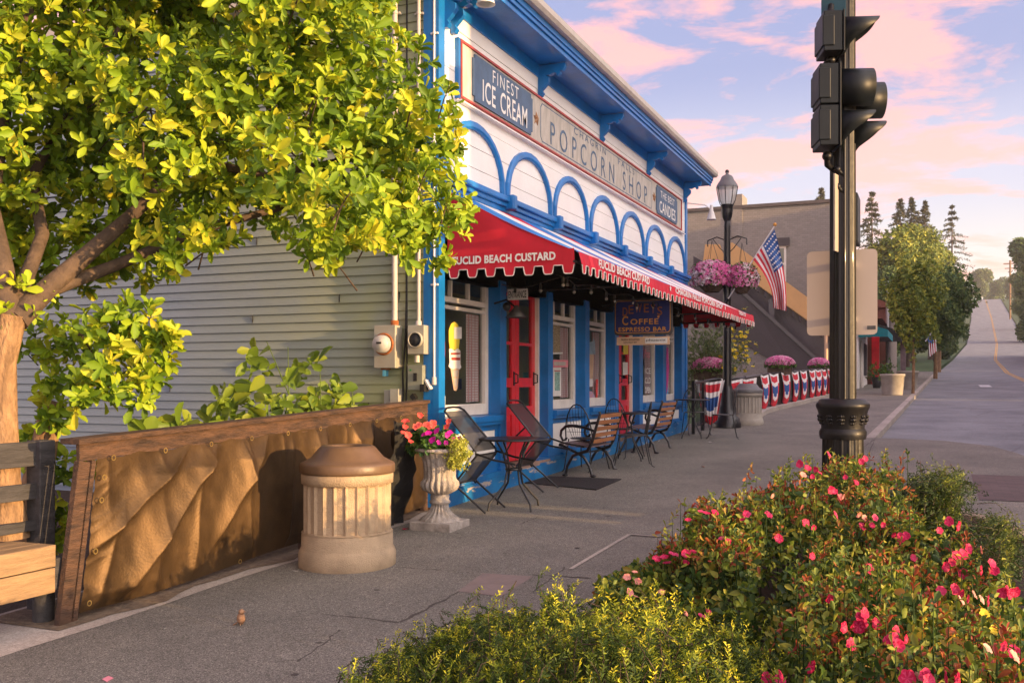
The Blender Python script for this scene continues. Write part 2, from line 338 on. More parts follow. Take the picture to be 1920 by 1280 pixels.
# ------------------------------------------------------------------ ground, road, walks
YS = [-25, -5, 0, 5, 10, 15, 20, 30, 40, 60, 85, 110, 140, 170, 200, 235, 270, 300, 330, 360, 380, 393, 405, 430, 520, 900]
def sheet(name, left, right, dz, mat, ys=YS, nx=1, kind='structure', thick=0):
    mb = MB(); n = nx+1; vs = []
    for y in ys:
        for i in range(n):
            x = left(y)+(right(y)-left(y))*i/nx; vs.append((x, y, zg(y)+dz))
    mb.add(vs, [(r*n+i, r*n+i+1, (r+1)*n+i+1, (r+1)*n+i) for r in range(len(ys)-1) for i in range(nx)], False)
    o = obj(name, mb, mat); o['kind'] = kind; return o
KL = [(-60, -1.1), (19.5, -.96), (84, .5), (140, 2.7), (200, 6.2), (300, 10.4), (393, 13.2), (430, 14), (900, 25)]
def kl(y):
    for (a, b), (c, d) in zip(KL, KL[1:]):
        if y <= c: return b+(d-b)*(y-a)/(c-a)
    return KL[-1][1]
sheet('ground', lambda y: -160, lambda y: 160, -.35, m_grass, nx=8)
sheet('road', lambda y: kl(y)-.05, lambda y: kl(y)+9.8, -.13, m_road, ys=[12]+YS[5:], nx=3)
sheet('cross_street', lambda y: 1.0, lambda y: 9.6, -.134, m_road, ys=[-25, -5, 0, 5, 10, 12], nx=2)
sheet('sidewalk', lambda y: -5.15 if y < 21 else -4.9, lambda y: kl(y)-.17, 0, m_side, ys=[20.0, 30, 40, 60, 85], nx=2)
sheet('kerb', lambda y: kl(y)-.166, lambda y: kl(y), .004, m_edge, ys=[19.5, 30, 40, 60, 85])
k = MB()                                                   # kerb face
for a, b in ((19.5, 40), (40, 85)): k.add([(kl(a), a, zg(a)+.004), (kl(b), b, zg(b)+.004), (kl(b), b, zg(b)-.14), (kl(a), a, zg(a)-.14)], [(0,1,2,3)])
obj('kerb_face', k, m_edge)['kind'] = 'structure'
# corner pavement: outline bulging round the planting bed
out = [(-5.15, -6), (3.2, -6), (3.6, 4), (2.9, 9), (2.2, 12.8), (1.55, 15.5), (1.25, 17.2), (.95, 18.4), (.2, 19.3), (-.96, 19.6), (-1.12, 20.0), (-5.15, 20.0)]
mb = MB(); cpt = (-2, 8)
vs = [(x, y, zg(y)) for x, y in out]+[(cpt[0], cpt[1], zg(cpt[1]))]
vs += [(x, y, zg(y)-.3) for x, y in out]; n = len(out)
mb.add(vs, [(i, (i+1) % n, n) for i in range(n)]+[(i, n+1+i, n+1+(i+1) % n, (i+1) % n) for i in range(n)])
obj('corner_pavement', mb, m_side)['kind'] = 'structure'
sheet('bare_soil', lambda y: -30, lambda y: -4.9, -.02, m_soil, ys=[-25, -5, 0, 5, 9.3], nx=2)
sheet('edge_strip', lambda y: -5.4, lambda y: -4.50 if y < 3.4 else -4.60+.02*math.sin(y*3), .011, m_edge, ys=[-5, 2, 3.4, 4, 4.5, 5, 5.5, 6, 6.5, 7, 7.5, 8, 8.5, 9.1])
sheet('dirt_strip', lambda y: -5.35, lambda y: -4.70+.05*math.sin(y*4.1)+.03*math.sin(y*9), .015, M('gritty_dirt', (.10,.07,.045), .95, scale=20, col2=(.22,.16,.10), bump=.8, bscale=90), ys=[4.3+i*.2 for i in range(25)])
# joints and cracks
jm = MB()
def strip(pts, w, dz=.005, mb=jm):
    for a, b in zip(pts, pts[1:]):
        a, b = Vector(a), Vector(b); t = (b-a); t.z = 0; nrm = Vector((-t.y, t.x, 0)).normalized()*w/2
        mb.add([a-nrm+Vector((0,0,dz)), a+nrm+Vector((0,0,dz)), b+nrm+Vector((0,0,dz)), b-nrm+Vector((0,0,dz))], [(0,3,2,1)])
def crack(p0, p1, w, n=12, j=.012):
    a, b = PG(*p0), PG(*p1); pts = []; w = w*1.45
    for i in range(n+1):
        q = a.lerp(b, i/n); q.x += random.uniform(-j, j); q.y += random.uniform(-j, j); q.z = zg(q.y); pts.append(q)
    for q, r in zip(pts, pts[1:]): strip([q, r], w*random.uniform(.5, 1.3))
for a, b, w in [((560,1145),(750,1166),.022),((750,1166),(840,1120),.016),((840,1120),(930,1076),.010),((740,1062),(830,1068),.014),((1000,1077),(1110,1083),.012),((1180,1003),(1070,1062),.010),
                ((1180,1003),(1290,1008),.018),((1230,1000),(1262,980),.010),((1340,868),(1560,880),.008),((975,982),(1010,968),.010),((1060,1062),(1000,1110),.008),((0,1240),(140,1172),.01),
                ((1225,905),(1460,915),.008),((1240,838),(1400,842),.008),((1385,803),(1560,806),.01),((1600,850),(1640,822),.014),((1560,1000),(1640,822),.01),((1500,835),(1640,838),.008),((1640,905),(1920,925),.008),
                ((640,1180),(560,1240),.008),((300,1250),(560,1238),.008)]: crack(a, b, w)
for i in range(150):
    gx_, gy_ = random.uniform(-4.5, 1), random.uniform(2, 26); gr_ = random.uniform(.008, .022); cN = Vector((gx_, gy_, zg(gy_)+.006)); jm.add([cN+Vector((gr_*math.cos(a_)*random.uniform(.8, 1.2), gr_*math.sin(a_), 0)) for a_ in [k_*.785 for k_ in range(8)]], [tuple(range(8))])
obj('pavement_joints', jm, m_joint)['kind'] = 'structure'
pt = MB(); q = [PG(*p) for p in ((858,1108),(905,1074),(1000,1080),(940,1118))]
pt.add([v+Vector((0,0,.006)) for v in q], [(0,1,2,3)]); obj('pavement_patch', pt, M('old_patch', (.22,.17,.15), .8, var=.12, scale=6, bump=.3))['kind'] = 'structure'
cs = MB(); strip([PG(1180,1001), PG(1100,1048), PG(1070,1066)], .035, .007, cs); strip([PG(1182,1001), PG(1236,1005)], .03, .007, cs)
obj('mortar_line', cs, m_edge)['kind'] = 'structure'
bp = MB(); bp.add([(.48,11.7,zg(11.7)+.006), (1.95,11.7,zg(11.7)+.006), (1.75,14.07,zg(14.07)+.006), (.48,14.07,zg(14.07)+.006)], [(0,1,2,3)]); obj('brick_ramp', bp, m_bpatch)['kind'] = 'structure'
# road markings, tar seams
ym = MB()
for (ya, yb) in zip(YS[6:-3], YS[7:-2]):
    for off in (4.75, 4.95): ym.add([(kl(ya)+off, ya, zg(ya)-.124), (kl(ya)+off+.1, ya, zg(ya)-.124), (kl(yb)+off+.1, yb, zg(yb)-.124), (kl(yb)+off, yb, zg(yb)-.124)], [(0,1,2,3)])
obj('centre_line', ym, m_yline)['kind'] = 'structure'
tm = MB()
for i in range(46):
    y = random.uniform(16, 60); x0 = kl(y)+random.uniform(.5, 8); L = random.uniform(.6, 4)
    pts = [Vector((x0+t*L*(.2 if i % 3 == 0 else 1), y+t*(L if i % 3 == 0 else .5)+random.uniform(-.15, .15), 0)) for t in (0, .25, .5, .75, 1)]
    for p in pts: p.z = zg(p.y)-.13
    strip(pts, random.uniform(.02, .06), .004, tm)
obj('tar_seams', tm, m_tar)['kind'] = 'structure'
wm = MB()
for i in range(16):
    y = random.uniform(22, 48); x = kl(y)+random.uniform(1.5, 9); wm.add([(x, y, zg(y)-.123), (x+.45, y+.05, zg(y)-.123), (x+.4, y+.22, zg(y)-.123), (x+.05, y+.15, zg(y)-.123)], [(0,1,2,3)])
for x in (2.2, 4.2, 6.2, 8.2): wm.add([(x, 52, zg(52)-.123), (x+.5, 52, zg(52)-.123), (x+.5, 55, zg(55)-.123), (x, 55, zg(55)-.123)], [(0,1,2,3)])
obj('white_road_marks', wm, m_wline)['kind'] = 'structure'

# ------------------------------------------------------------------ popcorn shop building
FX, BX, Y0, Y1 = -4.73, -4.91, 9.16, 20.54
shop = thing('shop_building', (-9, 12, .2), 'white and blue clapboard shop with arch trim above its red doors', 'building')
TOP = 5.73
mb = MB()                                                 # side clapboards
z = -.1; ex = .098
while z < 5.9:
    x0, x1 = -16.0, FX-.06
    mb.add([(x0,Y0+.012,z), (x1,Y0+.012,z), (x1,Y0+.030,z+ex+.004), (x0,Y0+.030,z+ex+.004), (x0,Y0+.036,z), (x1,Y0+.036,z)], [(0,1,2,3), (4,5,1,0)]); z += ex
obj('side_wall', mb, m_siding, shop)
obj('shell_wall', MB().box((-16, Y0+.04, -.2), (-5.6, Y1-.02, 5.7)), m_siding, shop)
obj('corner_board', MB().box((FX-.05, Y0-.012, 0), (FX+.02, Y0+.13, TOP)).box((FX-.16, Y0-.010, 0), (FX-.05, Y0+.05, TOP)), m_blue, shop)
obj('corner_board', MB().box((FX-.05, Y1-.13, .3), (FX+.02, Y1+.012, TOP)).box((-5.5, Y1-.02, .3), (FX-.05, Y1+.01, TOP)), m_blue, shop)
mb = MB(); z = 3.76                                        # upper front boards
hs = [.235, .235, .25, .22, .24, .25, .22, .24]
for h in hs:
    mb.box((FX-.10, Y0+.13, z+.004), (FX-.006-.004*(hs.index(h) % 2), Y1-.13, z+h-.004)); z += h
mb.box((FX-.2, Y0+.10, 2.72), (FX-.03, Y1-.10, z)); obj('front_wall', mb, m_white, shop)
# columns between openings, bulkheads
cols = [(10.80,10.98),(12.40,12.58),(13.95,14.14),(15.44,15.66),(16.92,17.14),(18.58,18.83),(20.13,20.41)]
for a, b in cols:
    mb = MB().box((BX-.06, a, .1), (FX, b, 2.80)).box((BX-.06, a-.02, zg(a)-.05), (FX+.015, b+.02, zg(a)+.26)); obj('pilaster', mb, m_blue, shop, .004)
opens = [(9.29,10.80,'w'),(10.98,12.40,'d'),(12.58,13.95,'w'),(14.14,15.44,'w'),(15.66,16.92,'d'),(17.14,18.58,'w'),(18.83,20.13,'w')]
mb = MB().box((-5.6, Y0+.04, 2.72), (FX-.03, Y1-.04, 3.7)); obj('lintel', mb, m_blue, shop)
mb = MB().box((FX-.03, Y0+.13, -.2), (FX+.012, Y1-.1, .10+.0)); 
for i in range(12):
    a, b = Y0+.0+i*.95, min(Y0+(i+1)*.95, Y1-.1); mb.box((BX-.1, a, zg(a)-.2), (FX+.035, b, zg(b)+.17)); mb.box((BX-.1, a, zg(a)+.17), (FX+.012, b, zg(b)+.22))
m_bluep = M('peeling_blue_paint', (.004,.12,.36), .5, var=.1, scale=3, col2=(.012,.20,.48), bump=.3, bscale=16)
def peel(m):
    t = m.node_tree; N, L = t.nodes, t.links; b = N['Principled BSDF']; src = b.inputs['Base Color'].links[0].from_socket
    tc = N.new('ShaderNodeTexCoord'); mp = N.new('ShaderNodeMapping'); mp.inputs['Scale'].default_value = (1, .6, 3.5); L.new(tc.outputs['Object'], mp.inputs[0])
    n = N.new('ShaderNodeTexNoise'); n.inputs['Scale'].default_value = 3.2; n.inputs['Detail'].default_value = 9; n.inputs['Roughness'].default_value = .7; L.new(mp.outputs[0], n.inputs['Vector'])
    r = N.new('ShaderNodeValToRGB'); r.color_ramp.elements[0].position = .585; r.color_ramp.elements[1].position = .60; L.new(n.outputs[0], r.inputs[0])
    mm = N.new('ShaderNodeMix'); mm.data_type = 'RGBA'; mm.inputs[7].default_value = (.42,.37,.33, 1); L.new(r.outputs[0], mm.inputs[0]); L.new(src, mm.inputs[6]); L.new(mm.outputs[2], b.inputs['Base Color'])
peel(m_bluep)
obj('plinth', mb, m_bluep, shop)
m_gingham = M('gingham_curtain', (.75,.5,.47), .85, var=.08, scale=4)
def gingham(m):
    t = m.node_tree; N, L = t.nodes, t.links; b = N['Principled BSDF']; g = N.new('ShaderNodeNewGeometry')
    br = N.new('ShaderNodeTexBrick'); br.offset = 0; br.inputs['Scale'].default_value = 16; br.inputs['Brick Width'].default_value = .5; br.inputs['Row Height'].default_value = .5; br.inputs['Mortar Size'].default_value = .05
    br.inputs['Color1'].default_value = (.85,.68,.63,1); br.inputs['Color2'].default_value = (.82,.64,.60,1); br.inputs['Mortar'].default_value = (.62,.26,.25,1)
    mp = N.new('ShaderNodeMapping'); mp.inputs['Rotation'].default_value = (R(90), 0, R(90)); mp.vector_type = 'TEXTURE'; L.new(g.outputs['Position'], mp.inputs[0]); L.new(mp.outputs[0], br.inputs[0]); L.new(br.outputs[0], b.inputs['Base Color'])
gingham(m_gingham)
m_shelfs = [M('goods_'+n, c, .5, var=.35, scale=9) for n, c in (('red', (.35,.03,.04)), ('blue', (.03,.08,.25)), ('tan', (.35,.22,.10)), ('teal', (.05,.25,.27)), ('cream', (.5,.44,.34)))]
wi = 0
def curtain(y0, y1, z0, z1, x, par):
    vs = []; n = 26
    for i in range(n+1):
        y = y0+(y1-y0)*i/n; vs += [(x+.018*math.sin(i*1.7)+.008*math.sin(i*3.1), y, z0), (x+.022*math.sin(i*1.7), y, z1)]
    return obj('curtain', MB().add(vs, [(2*i, 2*i+2, 2*i+3, 2*i+1) for i in range(n)], True), m_gingham, par)
for (a, b, kd) in opens:
    if kd == 'w':
        zb = 1.205; mb = MB()
        w = MB(); fr = .085
        w.box((BX-.05, a, zb-.0), (BX+.02, a+fr, 2.72)).box((BX-.05, b-fr, zb), (BX+.02, b, 2.72)).box((BX-.05, a+fr, zb), (BX+.018, b-fr, zb+.13))
        w.box((BX-.04, a+fr, 2.395), (BX+.015, b-fr, 2.435)).box((BX-.05, a+fr, 2.47), (BX+.03, b-fr, 2.53))
        for t in (.36, .66): yy = a+(b-a)*t; w.box((BX-.04, yy-.018, 2.53), (BX+.012, yy+.018, 2.72))
        win = obj('window', w, m_wtrim, shop, .004); wi += 1
        obj('pane', MB().box((BX-.03, a+fr, zb+.13), (BX-.024, b-fr, 2.71)), m_glass, win)
        curtain(b-fr-.36, b-fr-.02, zb+.15, 2.38, BX-.065, win)
        obj('sill', MB().box((BX-.05, a, 1.13), (FX+.06, b, 1.20)).box((BX-.05, a, 1.09), (FX+.035, b, 1.13)), m_blue, win, .006)
        p = MB().box((BX-.05, a, .15), (FX-.06, b, 1.09)); obj('bulkhead', p, m_blue, shop)
        zl = zg((a+b)/2)
        p = MB(); y = a+.06
        sp = (b-a-.12); hh = (1.02, max(.68, zl+.30))
        p.box((FX-.06, a+.07, hh[1]), (FX-.048, b-.07, hh[0])); obj('panel', p, m_white, shop)
        p = MB().box((FX-.06, a, hh[0]), (FX-.03, b, 1.09)).box((FX-.06, a, .15), (FX-.03, b, hh[1])).box((FX-.06, a, hh[1]), (FX-.03, a+.07, hh[0])).box((FX-.06, b-.07, hh[1]), (FX-.03, b, hh[0])); obj('rail', p, m_blue, shop, .003)
        # interior box
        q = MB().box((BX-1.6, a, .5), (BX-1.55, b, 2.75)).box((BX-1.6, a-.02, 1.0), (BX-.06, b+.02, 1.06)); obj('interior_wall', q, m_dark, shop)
    else:
        zd = .56 if a < 12 else .66; d = MB(); mid = (a+b)/2; dx = BX+.0
        [obj('door_jamb', MB().box((BX-.08, u_, zd), (BX+.05, u_+.035, 2.72)), m_wtrim, shop) for u_ in (a, b-.035)]
        obj('step', MB().box((BX-.3, a, zd-.18), (FX+.03, b, zd)), M('step_stone', (.30,.20,.16), .8), shop)
        for (p0, p1) in ((a+.035, mid-.005), (mid+.005, b-.035)):
            d = MB(); s = .115
            d.box((dx-.045, p0, zd+.02), (dx, p0+s, 2.72)).box((dx-.045, p1-s, zd+.02), (dx, p1, 2.72))
            for z0, z1 in ((zd+.02, zd+.28), (1.17, 1.27), (1.52, 1.64), (2.06, 2.10), (2.68, 2.72)): d.box((dx-.045, p0+s, z0), (dx, p1-s, z1))
            d.box((dx-.04, p0+s, zd+.28), (dx-.02, p1-s, 1.17)); d.box((dx-.045, p0+s+.05, zd+.34), (dx-.006, p1-s-.05, 1.10))
            dr_ = obj('door', d, m_red, shop, .004)
            obj('pane', MB().box((dx-.03, p0+s, 1.27), (dx-.025, p1-s, 1.52)).box((dx-.03, p0+s, 1.64), (dx-.025, p1-s, 2.68)), m_glass, dr_)
            h = MB().box((dx, p1-.075, 1.54), (dx+.012, p1-.045, 1.72)); h.tube([(dx+.01, p1-.06, 1.57), (dx+.06, p1-.06, 1.58), (dx+.06, p1-.06, 1.68), (dx+.01, p1-.06, 1.70)], .009); obj('handle', h, m_iron, dr_)
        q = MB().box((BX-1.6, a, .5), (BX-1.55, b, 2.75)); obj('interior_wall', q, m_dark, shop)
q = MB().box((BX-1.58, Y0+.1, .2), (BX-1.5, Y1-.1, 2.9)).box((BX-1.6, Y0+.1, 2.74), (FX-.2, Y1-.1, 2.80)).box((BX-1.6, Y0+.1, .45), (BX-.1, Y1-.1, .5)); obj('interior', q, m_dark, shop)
# stock behind the glass
for i in range(70):
    y = random.uniform(9.5, 20); x = BX-random.uniform(.35, 1.3); z = random.choice((1.06, 1.5, 1.9)); w, h = random.uniform(.05, .2), random.uniform(.1, .34)
    if any(u < y < v and k_ == 'w' for u, v, k_ in opens): obj('stock', MB().box((x, y, z), (x+.1, y+w, z+h)), m_shelfs[i % 5], shop)
# arches with drop ends, ledge
ars = [(9.28,10.88),(10.93,12.50),(12.55,14.05),(14.10,15.62),(15.67,17.20),(17.25,18.78),(18.83,20.38)]
for a, b in ars:
    c, r = (a+b)/2, (b-a)/2-.045; pts = [(FX+.02, c-r, 3.80)]+[(FX+.02, c-r*math.cos(t*math.pi/14), 3.80+.66*math.sin(t*math.pi/14)**.85) for t in range(1, 14)]+[(FX+.02, c+r, 3.80)]
    mb = MB(); prev = None
    for p, q in zip(pts, pts[1:]):
        pass
    n = len(pts); vs = []
    for i, p in enumerate(pts):
        t = Vector(pts[min(i+1, n-1)])-Vector(pts[max(i-1, 0)]); t.normalize(); nn = Vector((0, -t.z, t.y)).normalized()
        for s_, x_ in ((-.045, -.03), (-.045, .028), (-.02, .042), (.02, .042), (.045, .028), (.045, -.03)): vs.append(Vector((FX+x_, p[1], p[2]))+nn*s_)
    mb.add(vs, [(i*6+k_, (i+1)*6+k_, (i+1)*6+k_+1, i*6+k_+1) for i in range(n-1) for k_ in range(5)], False); obj('arch', mb, m_blue, shop)
mb = MB().box((FX-.02, Y0-.03, 3.735), (FX+.10, Y1+.03, 3.80)).box((FX-.02, Y0-.02, 3.68), (FX+.06, Y1+.02, 3.735))
mb.box((FX-.02, Y0-.01, 3.62), (FX+.03, Y1+.01, 3.68)); obj('ledge', mb, m_blue, shop, .01)
for a, b in ars[:-1]: obj('ledge_block', MB().box((FX, b-.02, 3.65), (FX+.15, b+.10, 3.83)), m_blue, shop, .02)
# cornice: soffit, fascia, crown, gutter
mb = MB().box((FX-.1, Y0-.25, TOP), (FX+.42, Y1+.32, TOP+.03)); obj('soffit', mb, m_blue, shop)
mb = MB().box((FX-.02, Y0, TOP-.16), (FX+.015, Y1, TOP)); obj('frieze', mb, m_blue, shop)
mb = MB().box((FX+.42, Y0-.27, TOP-.01), (FX+.45, Y1+.34, TOP+.16)).box((FX+.45, Y0-.28, TOP+.05), (FX+.475, Y1+.35, TOP+.17)).box((FX+.475, Y0-.29, TOP+.10), (FX+.495, Y1+.36, TOP+.175)); obj('fascia', mb, m_blue, shop, .004)
g = [(0,0),(.085,0),(.115,.04),(.115,.11),(.10,.12),(0,.12)]
mb = MB().prism(g, (FX+.475, Y0-.33, TOP+.175), (1,0,0), (0,0,1), -(Y1-Y0+.73)); obj('gutter', mb, m_aluroof, shop)
mb = MB().box((-16, Y0-.06, 5.62), (FX+.48, Y1+.3, 5.9)); obj('roof', MB().add([(-16,Y0-.25,5.8),(FX+.48,Y0-.25,TOP+.27),(FX+.48,Y1+.32,TOP+.27),(-16,Y1+.32,5.8),(-16,Y0-.25,5.74),(FX+.40,Y0-.25,TOP+.035),(FX+.40,Y1+.32,TOP+.035),(-16,Y1+.32,5.74)], [(0,1,2,3),(7,6,5,4),(0,4,5,1),(3,2,6,7),(1,5,6,2)]), m_aluroof, shop)
for yb in (9.32, 9.50, 12.05, 14.67, 17.42, 20.30):
    prof = [(0,-.40),(.05,-.40),(.075,-.36),(.05,-.32),(.085,-.29),(.15,-.22),(.15,-.16),(.10,-.13),(.17,-.135),(.22,-.11),(.25,-.12),(.27,-.16),(.31,-.13),(.30,-.09),(.34,-.10),(.375,-.05),(.375,0),(0,0)]
    obj('bracket', MB().prism(prof, (FX, yb+.035, TOP-.012), (1,0,0), (0,0,1), .07), m_blue, shop, .004)

# ------------------------------------------------------------------ signs on the front
E3 = ((0,1,0), (0,0,1))
sg = thing('long_sign_board', (FX+.01, 9.65, 4.69), 'long weathered grey wooden sign board reading popcorn shop', 'sign')
obj('board', MB().box((FX-.01, 9.66, 4.70), (FX+.025, 19.95, 5.29)), m_weath, sg)
for q_ in (((FX-.01, 9.63, 5.285), (FX+.045, 19.98, 5.31)), ((FX-.01, 9.63, 4.68), (FX+.045, 19.98, 4.70)), ((FX-.01, 9.64, 4.70), (FX+.044, 9.67, 5.285)), ((FX-.01, 19.94, 4.70), (FX+.044, 19.97, 5.285))): obj('frame_strip', MB().box(*q_), m_redtrim, sg)
obj('trim', MB().box((FX-.01, 9.58, 4.66), (FX+.04, 9.625, 5.31)), m_blue, sg)
obj('shelf', MB().box((FX-.01, 9.6, 4.63), (FX+.06, 20.2, 4.645)), m_white, sg)
text('lettering', 'POPCORN SHOP', 4.9, .31, (FX+.027, 14.85, 4.93), *E3, m_wletter, sg, .0, .003, 1.75)
text('small_lettering', 'CHAGRIN', 1.5, .10, (FX+.027, 14.1, 5.19), *E3, m_wletter, sg, 0, .003, 1.5)
text('small_lettering', 'FALLS', .95, .10, (FX+.027, 16.0, 5.19), *E3, m_wletter, sg, 0, .003, 1.5)
def notched(y0, y1, z0, z1, n=.05): return [(y0+n, z0), (y1-n, z0), (y1-n, z0+n), (y1, z0+n), (y1, z1-n), (y1-n, z1-n), (y1-n, z1), (y0+n, z1), (y0+n, z1-n), (y0, z1-n), (y0, z0+n), (y0+n, z0+n)]
obj('outline', MB().prism([(12.1,4.74),(17.6,4.74),(17.66,4.80),(17.66,5.19),(17.6,5.25),(12.1,5.25),(12.04,5.19),(12.04,4.80)], (FX+.024,0,0), (0,1,0), (0,0,1), .002), m_wletter, sg)
obj('inlay', MB().prism([(12.11,4.755),(17.59,4.755),(17.64,4.805),(17.64,5.185),(17.59,5.235),(12.11,5.235),(12.06,5.185),(12.06,4.805)], (FX+.0255,0,0), (0,1,0), (0,0,1), .001), m_weath, sg)
s1 = thing('ice_cream_sign', (FX+.03, 9.95, 4.73), 'slate blue sign reading finest ice cream at the near end of the long board', 'sign')
obj('board', MB().prism(notched(9.94, 11.72, 4.73, 5.25), (FX+.025,0,0), (0,1,0), (0,0,1), .02), m_slate, s1)
text('lettering', 'FINEST', .78, .15, (FX+.047, 10.85, 5.135), *E3, m_text, s1, .0, .003, 1.3)
text('lettering', 'ICE', .36, .25, (FX+.047, 10.36, 4.90), *E3, m_text, s1, .01, .003, 1.1)
text('lettering', 'CREAM', .84, .25, (FX+.047, 11.10, 4.90), *E3, m_text, s1, .01, .003, 1.1)
s2 = thing('candy_sign', (FX+.03, 17.9, 4.73), 'slate blue sign reading candies at the far end of the long board', 'sign')
obj('board', MB().prism(notched(17.93, 19.55, 4.73, 5.25), (FX+.025,0,0), (0,1,0), (0,0,1), .02), m_slate, s2)
text('lettering', 'THE BEST', 1.1, .13, (FX+.047, 18.74, 5.12), *E3, m_text, s2, .0, .003, 1.1)
text('lettering', 'CANDIES', 1.25, .22, (FX+.047, 18.74, 4.88), *E3, m_text, s2, .01, .003, 1.1)
for i, (yc, l) in enumerate(((11.88, 'rusty metal star beside the finest ice cream sign'), (17.78, 'rusty metal star beside the candies sign'))):
    st = [((.10 if k % 2 == 0 else .042)*math.sin(k*math.pi/5), (.10 if k % 2 == 0 else .042)*math.cos(k*math.pi/5)) for k in range(10)][::-1]
    vs = [(FX+.027, yc+a, 4.99+b) for a, b in st]+[(FX+.065, yc, 4.99)]
    tag(obj('metal_star', MB().add(vs, [(k, (k+1) % 10, 10) for k in range(10)]), m_starm), l, 'star', 'metal stars on the long sign')
def lamp(y, zc, xo, label, x0=FX, side=0):
    t = thing('gooseneck_lamp', (x0, y, zc), label, 'lamp', 'white gooseneck lamps on the shop front')
    if side: pts = [(x0-.25, y-.0, zc+.13), (x0+.05, y+.25, zc+.12), (x0+.30, y+.42, zc+.10), (x0+.42, y+.5, zc)]
    else: pts = [(x0, y, zc+.05), (x0+.25, y+.05, zc+.17), (x0+.40, y+.10, zc+.24), (x0+.47, y+.12, zc+.20), (x0+.47, y+.12, zc+.12)]
    obj('arm', MB().tube(pts, .013), m_whitep, t)
    e = Vector(pts[-1]); obj('shade', MB().lathe([(.028,.10),(.034,.06),(.04,0),(.075,-.12),(.095,-.20),(.10,-.21),(.088,-.20),(.03,-.02)], e, 28), m_whitep, t)
    obj('bulb', MB().ball((e.x, e.y, e.z-.14), .035), m_text, t); return t
lamp(9.22, 5.60, 0, 'white gooseneck lamp high on the corner above the ice cream sign')
lamp(20.56, 5.25, 0, 'white gooseneck lamp on the far corner beyond the candies sign', side=1)

# ------------------------------------------------------------------ awning
aw = thing('awning', (-4, 14.7, 2.7), 'red white and blue striped awning with scalloped edge over the shop front', 'awning')
AX, AY0, AY1, AZT, AZB, AWT = -3.27, 9.35, 20.05, 2.90, 2.80, 3.62
canv = {0: MB(), 1: MB(), 2: MB()}
nst = int(round((AY1-AY0)/.665)); segs = 12
for i in range(nst):
    a, b = AY0+i*(AY1-AY0)/nst, AY0+(i+1)*(AY1-AY0)/nst; vs = []; K = 6
    for s_ in range(segs+1):
        t = s_/segs
        for k_ in range(K+1):
            y = a+(b-a)*k_/K; sag = -.035*math.sin(math.pi*t)*(.6+.4*math.sin(y*2.9))-.010*math.sin(y*9)*math.sin(math.pi*t)
            vs.append((FX+.02+(AX-FX-.02)*t, y, AWT+(AZT-AWT)*t+sag))
    mbs_ = MB(); mbs_.add(vs, [(s_*(K+1)+k_, (s_+1)*(K+1)+k_, (s_+1)*(K+1)+k_+1, s_*(K+1)+k_+1) for s_ in range(segs) for k_ in range(K)], True)
    obj(('blue_stripe', 'white_stripe', 'red_stripe')[i % 3], mbs_, (m_awnb, m_awnw, m_awnr)[i % 3], aw)
def scallop(o, ex, L, n, top, base, drop, name, mat, gap=.52, xoff=0):
    o, ex = Vector(o), Vector(ex); pts = []; W_ = L/n
    for i in range(n):
        u0 = i*W_; tw = W_*gap; g_ = (W_-tw)
        for (u, v) in ((0,0),(.06,-.0),(.12,-.55),(.18,-.9),(.28,-1),(.72,-1),(.82,-.9),(.88,-.55),(.94,0),(1,0)): pts.append((u0+g_/2+tw*(u*1.25-.125), base+drop*v*1.0))
    mb = MB(); pipe = []
    vs = []; 
    rows = 5
    for (u, z) in pts:
        for r_ in range(rows):
            t = r_/(rows-1); zz_ = top+(z-top)*t; off = .012*math.sin(u*3.3)*t+.006*math.sin(u*11+1)*t+xoff*t
            nrm = ex.cross(Vector((0,0,1))); vs.append(o+ex*min(max(u, 0), L)+Vector((0,0,zz_))+nrm*off)
    m_ = len(pts); mb.add(vs, [(i*rows+r_, i*rows+r_+1, (i+1)*rows+r_+1, (i+1)*rows+r_) for i in range(m_-1) for r_ in range(rows-1)], True)
    v_ = obj(name, mb, mat, aw); edge = [vs[i*rows+rows-1] for i in range(m_)]
    obj('piping', MB().tube(edge, .0065, 5), m_piping, v_); return v_
scallop((AX+.012, AY0, 0), (0,1,0), AY1-AY0, 53, AZT, 2.765, .085, 'front_valance', m_awnr, xoff=.03)
scallop((FX, AY0-.008, 0), (1,0,0), AX-FX+.02, 7, 2.93, 2.765, .085, 'side_valance', m_awnd)
scallop((FX, AY1+.008, 0), (1,0,0), AX-FX+.02, 7, 2.93, 2.765, .085, 'side_valance', m_awnd)
for yy in (AY0, AY1):
    vs = []; fs = []; n = 14
    for i in range(n+1):
        t = i/n; x = FX+.02+(AX-FX-.02)*t; zt = AWT+(AZT-AWT)*t-.035*math.sin(math.pi*t)
        for j in range(5): zz_ = 2.91+(zt-2.91)*j/4; vs.append((x, yy+.018*math.sin(t*7+j)*math.sin(math.pi*t)*(j/4), zz_))
    fs = [(i*5+j, (i+1)*5+j, (i+1)*5+j+1, i*5+j+1) for i in range(n) for j in range(4)]
    obj('side_panel', MB().add(vs, fs, True), m_awnd, aw)
fr = MB(); 
for yy in (AY0+.03, 12, 14.7, 17.4, AY1-.03): fr.tube([(FX+.02, yy, 2.78), (AX-.02, yy, 2.80)], .014); fr.tube([(AX-.02, yy, 2.80), (FX+.02, yy, 3.55)], .014)
fr.tube([(AX-.02, AY0, 2.80), (AX-.02, AY1, 2.80)], .014); obj('frame', fr, m_black, aw)
text('lettering', 'EUCLID BEACH CUSTARD', 1.16, .085, (-4.06, AY0-.022, 2.862), (1,0,0), (0,0,1), m_text, aw, .04, .004, 1.06)
text('lettering', 'EUCLID BEACH CUSTARD', 2.05, .095, (AX+.035, 10.99, 2.845), *E3, m_text, aw, .04, .004, 1.06)
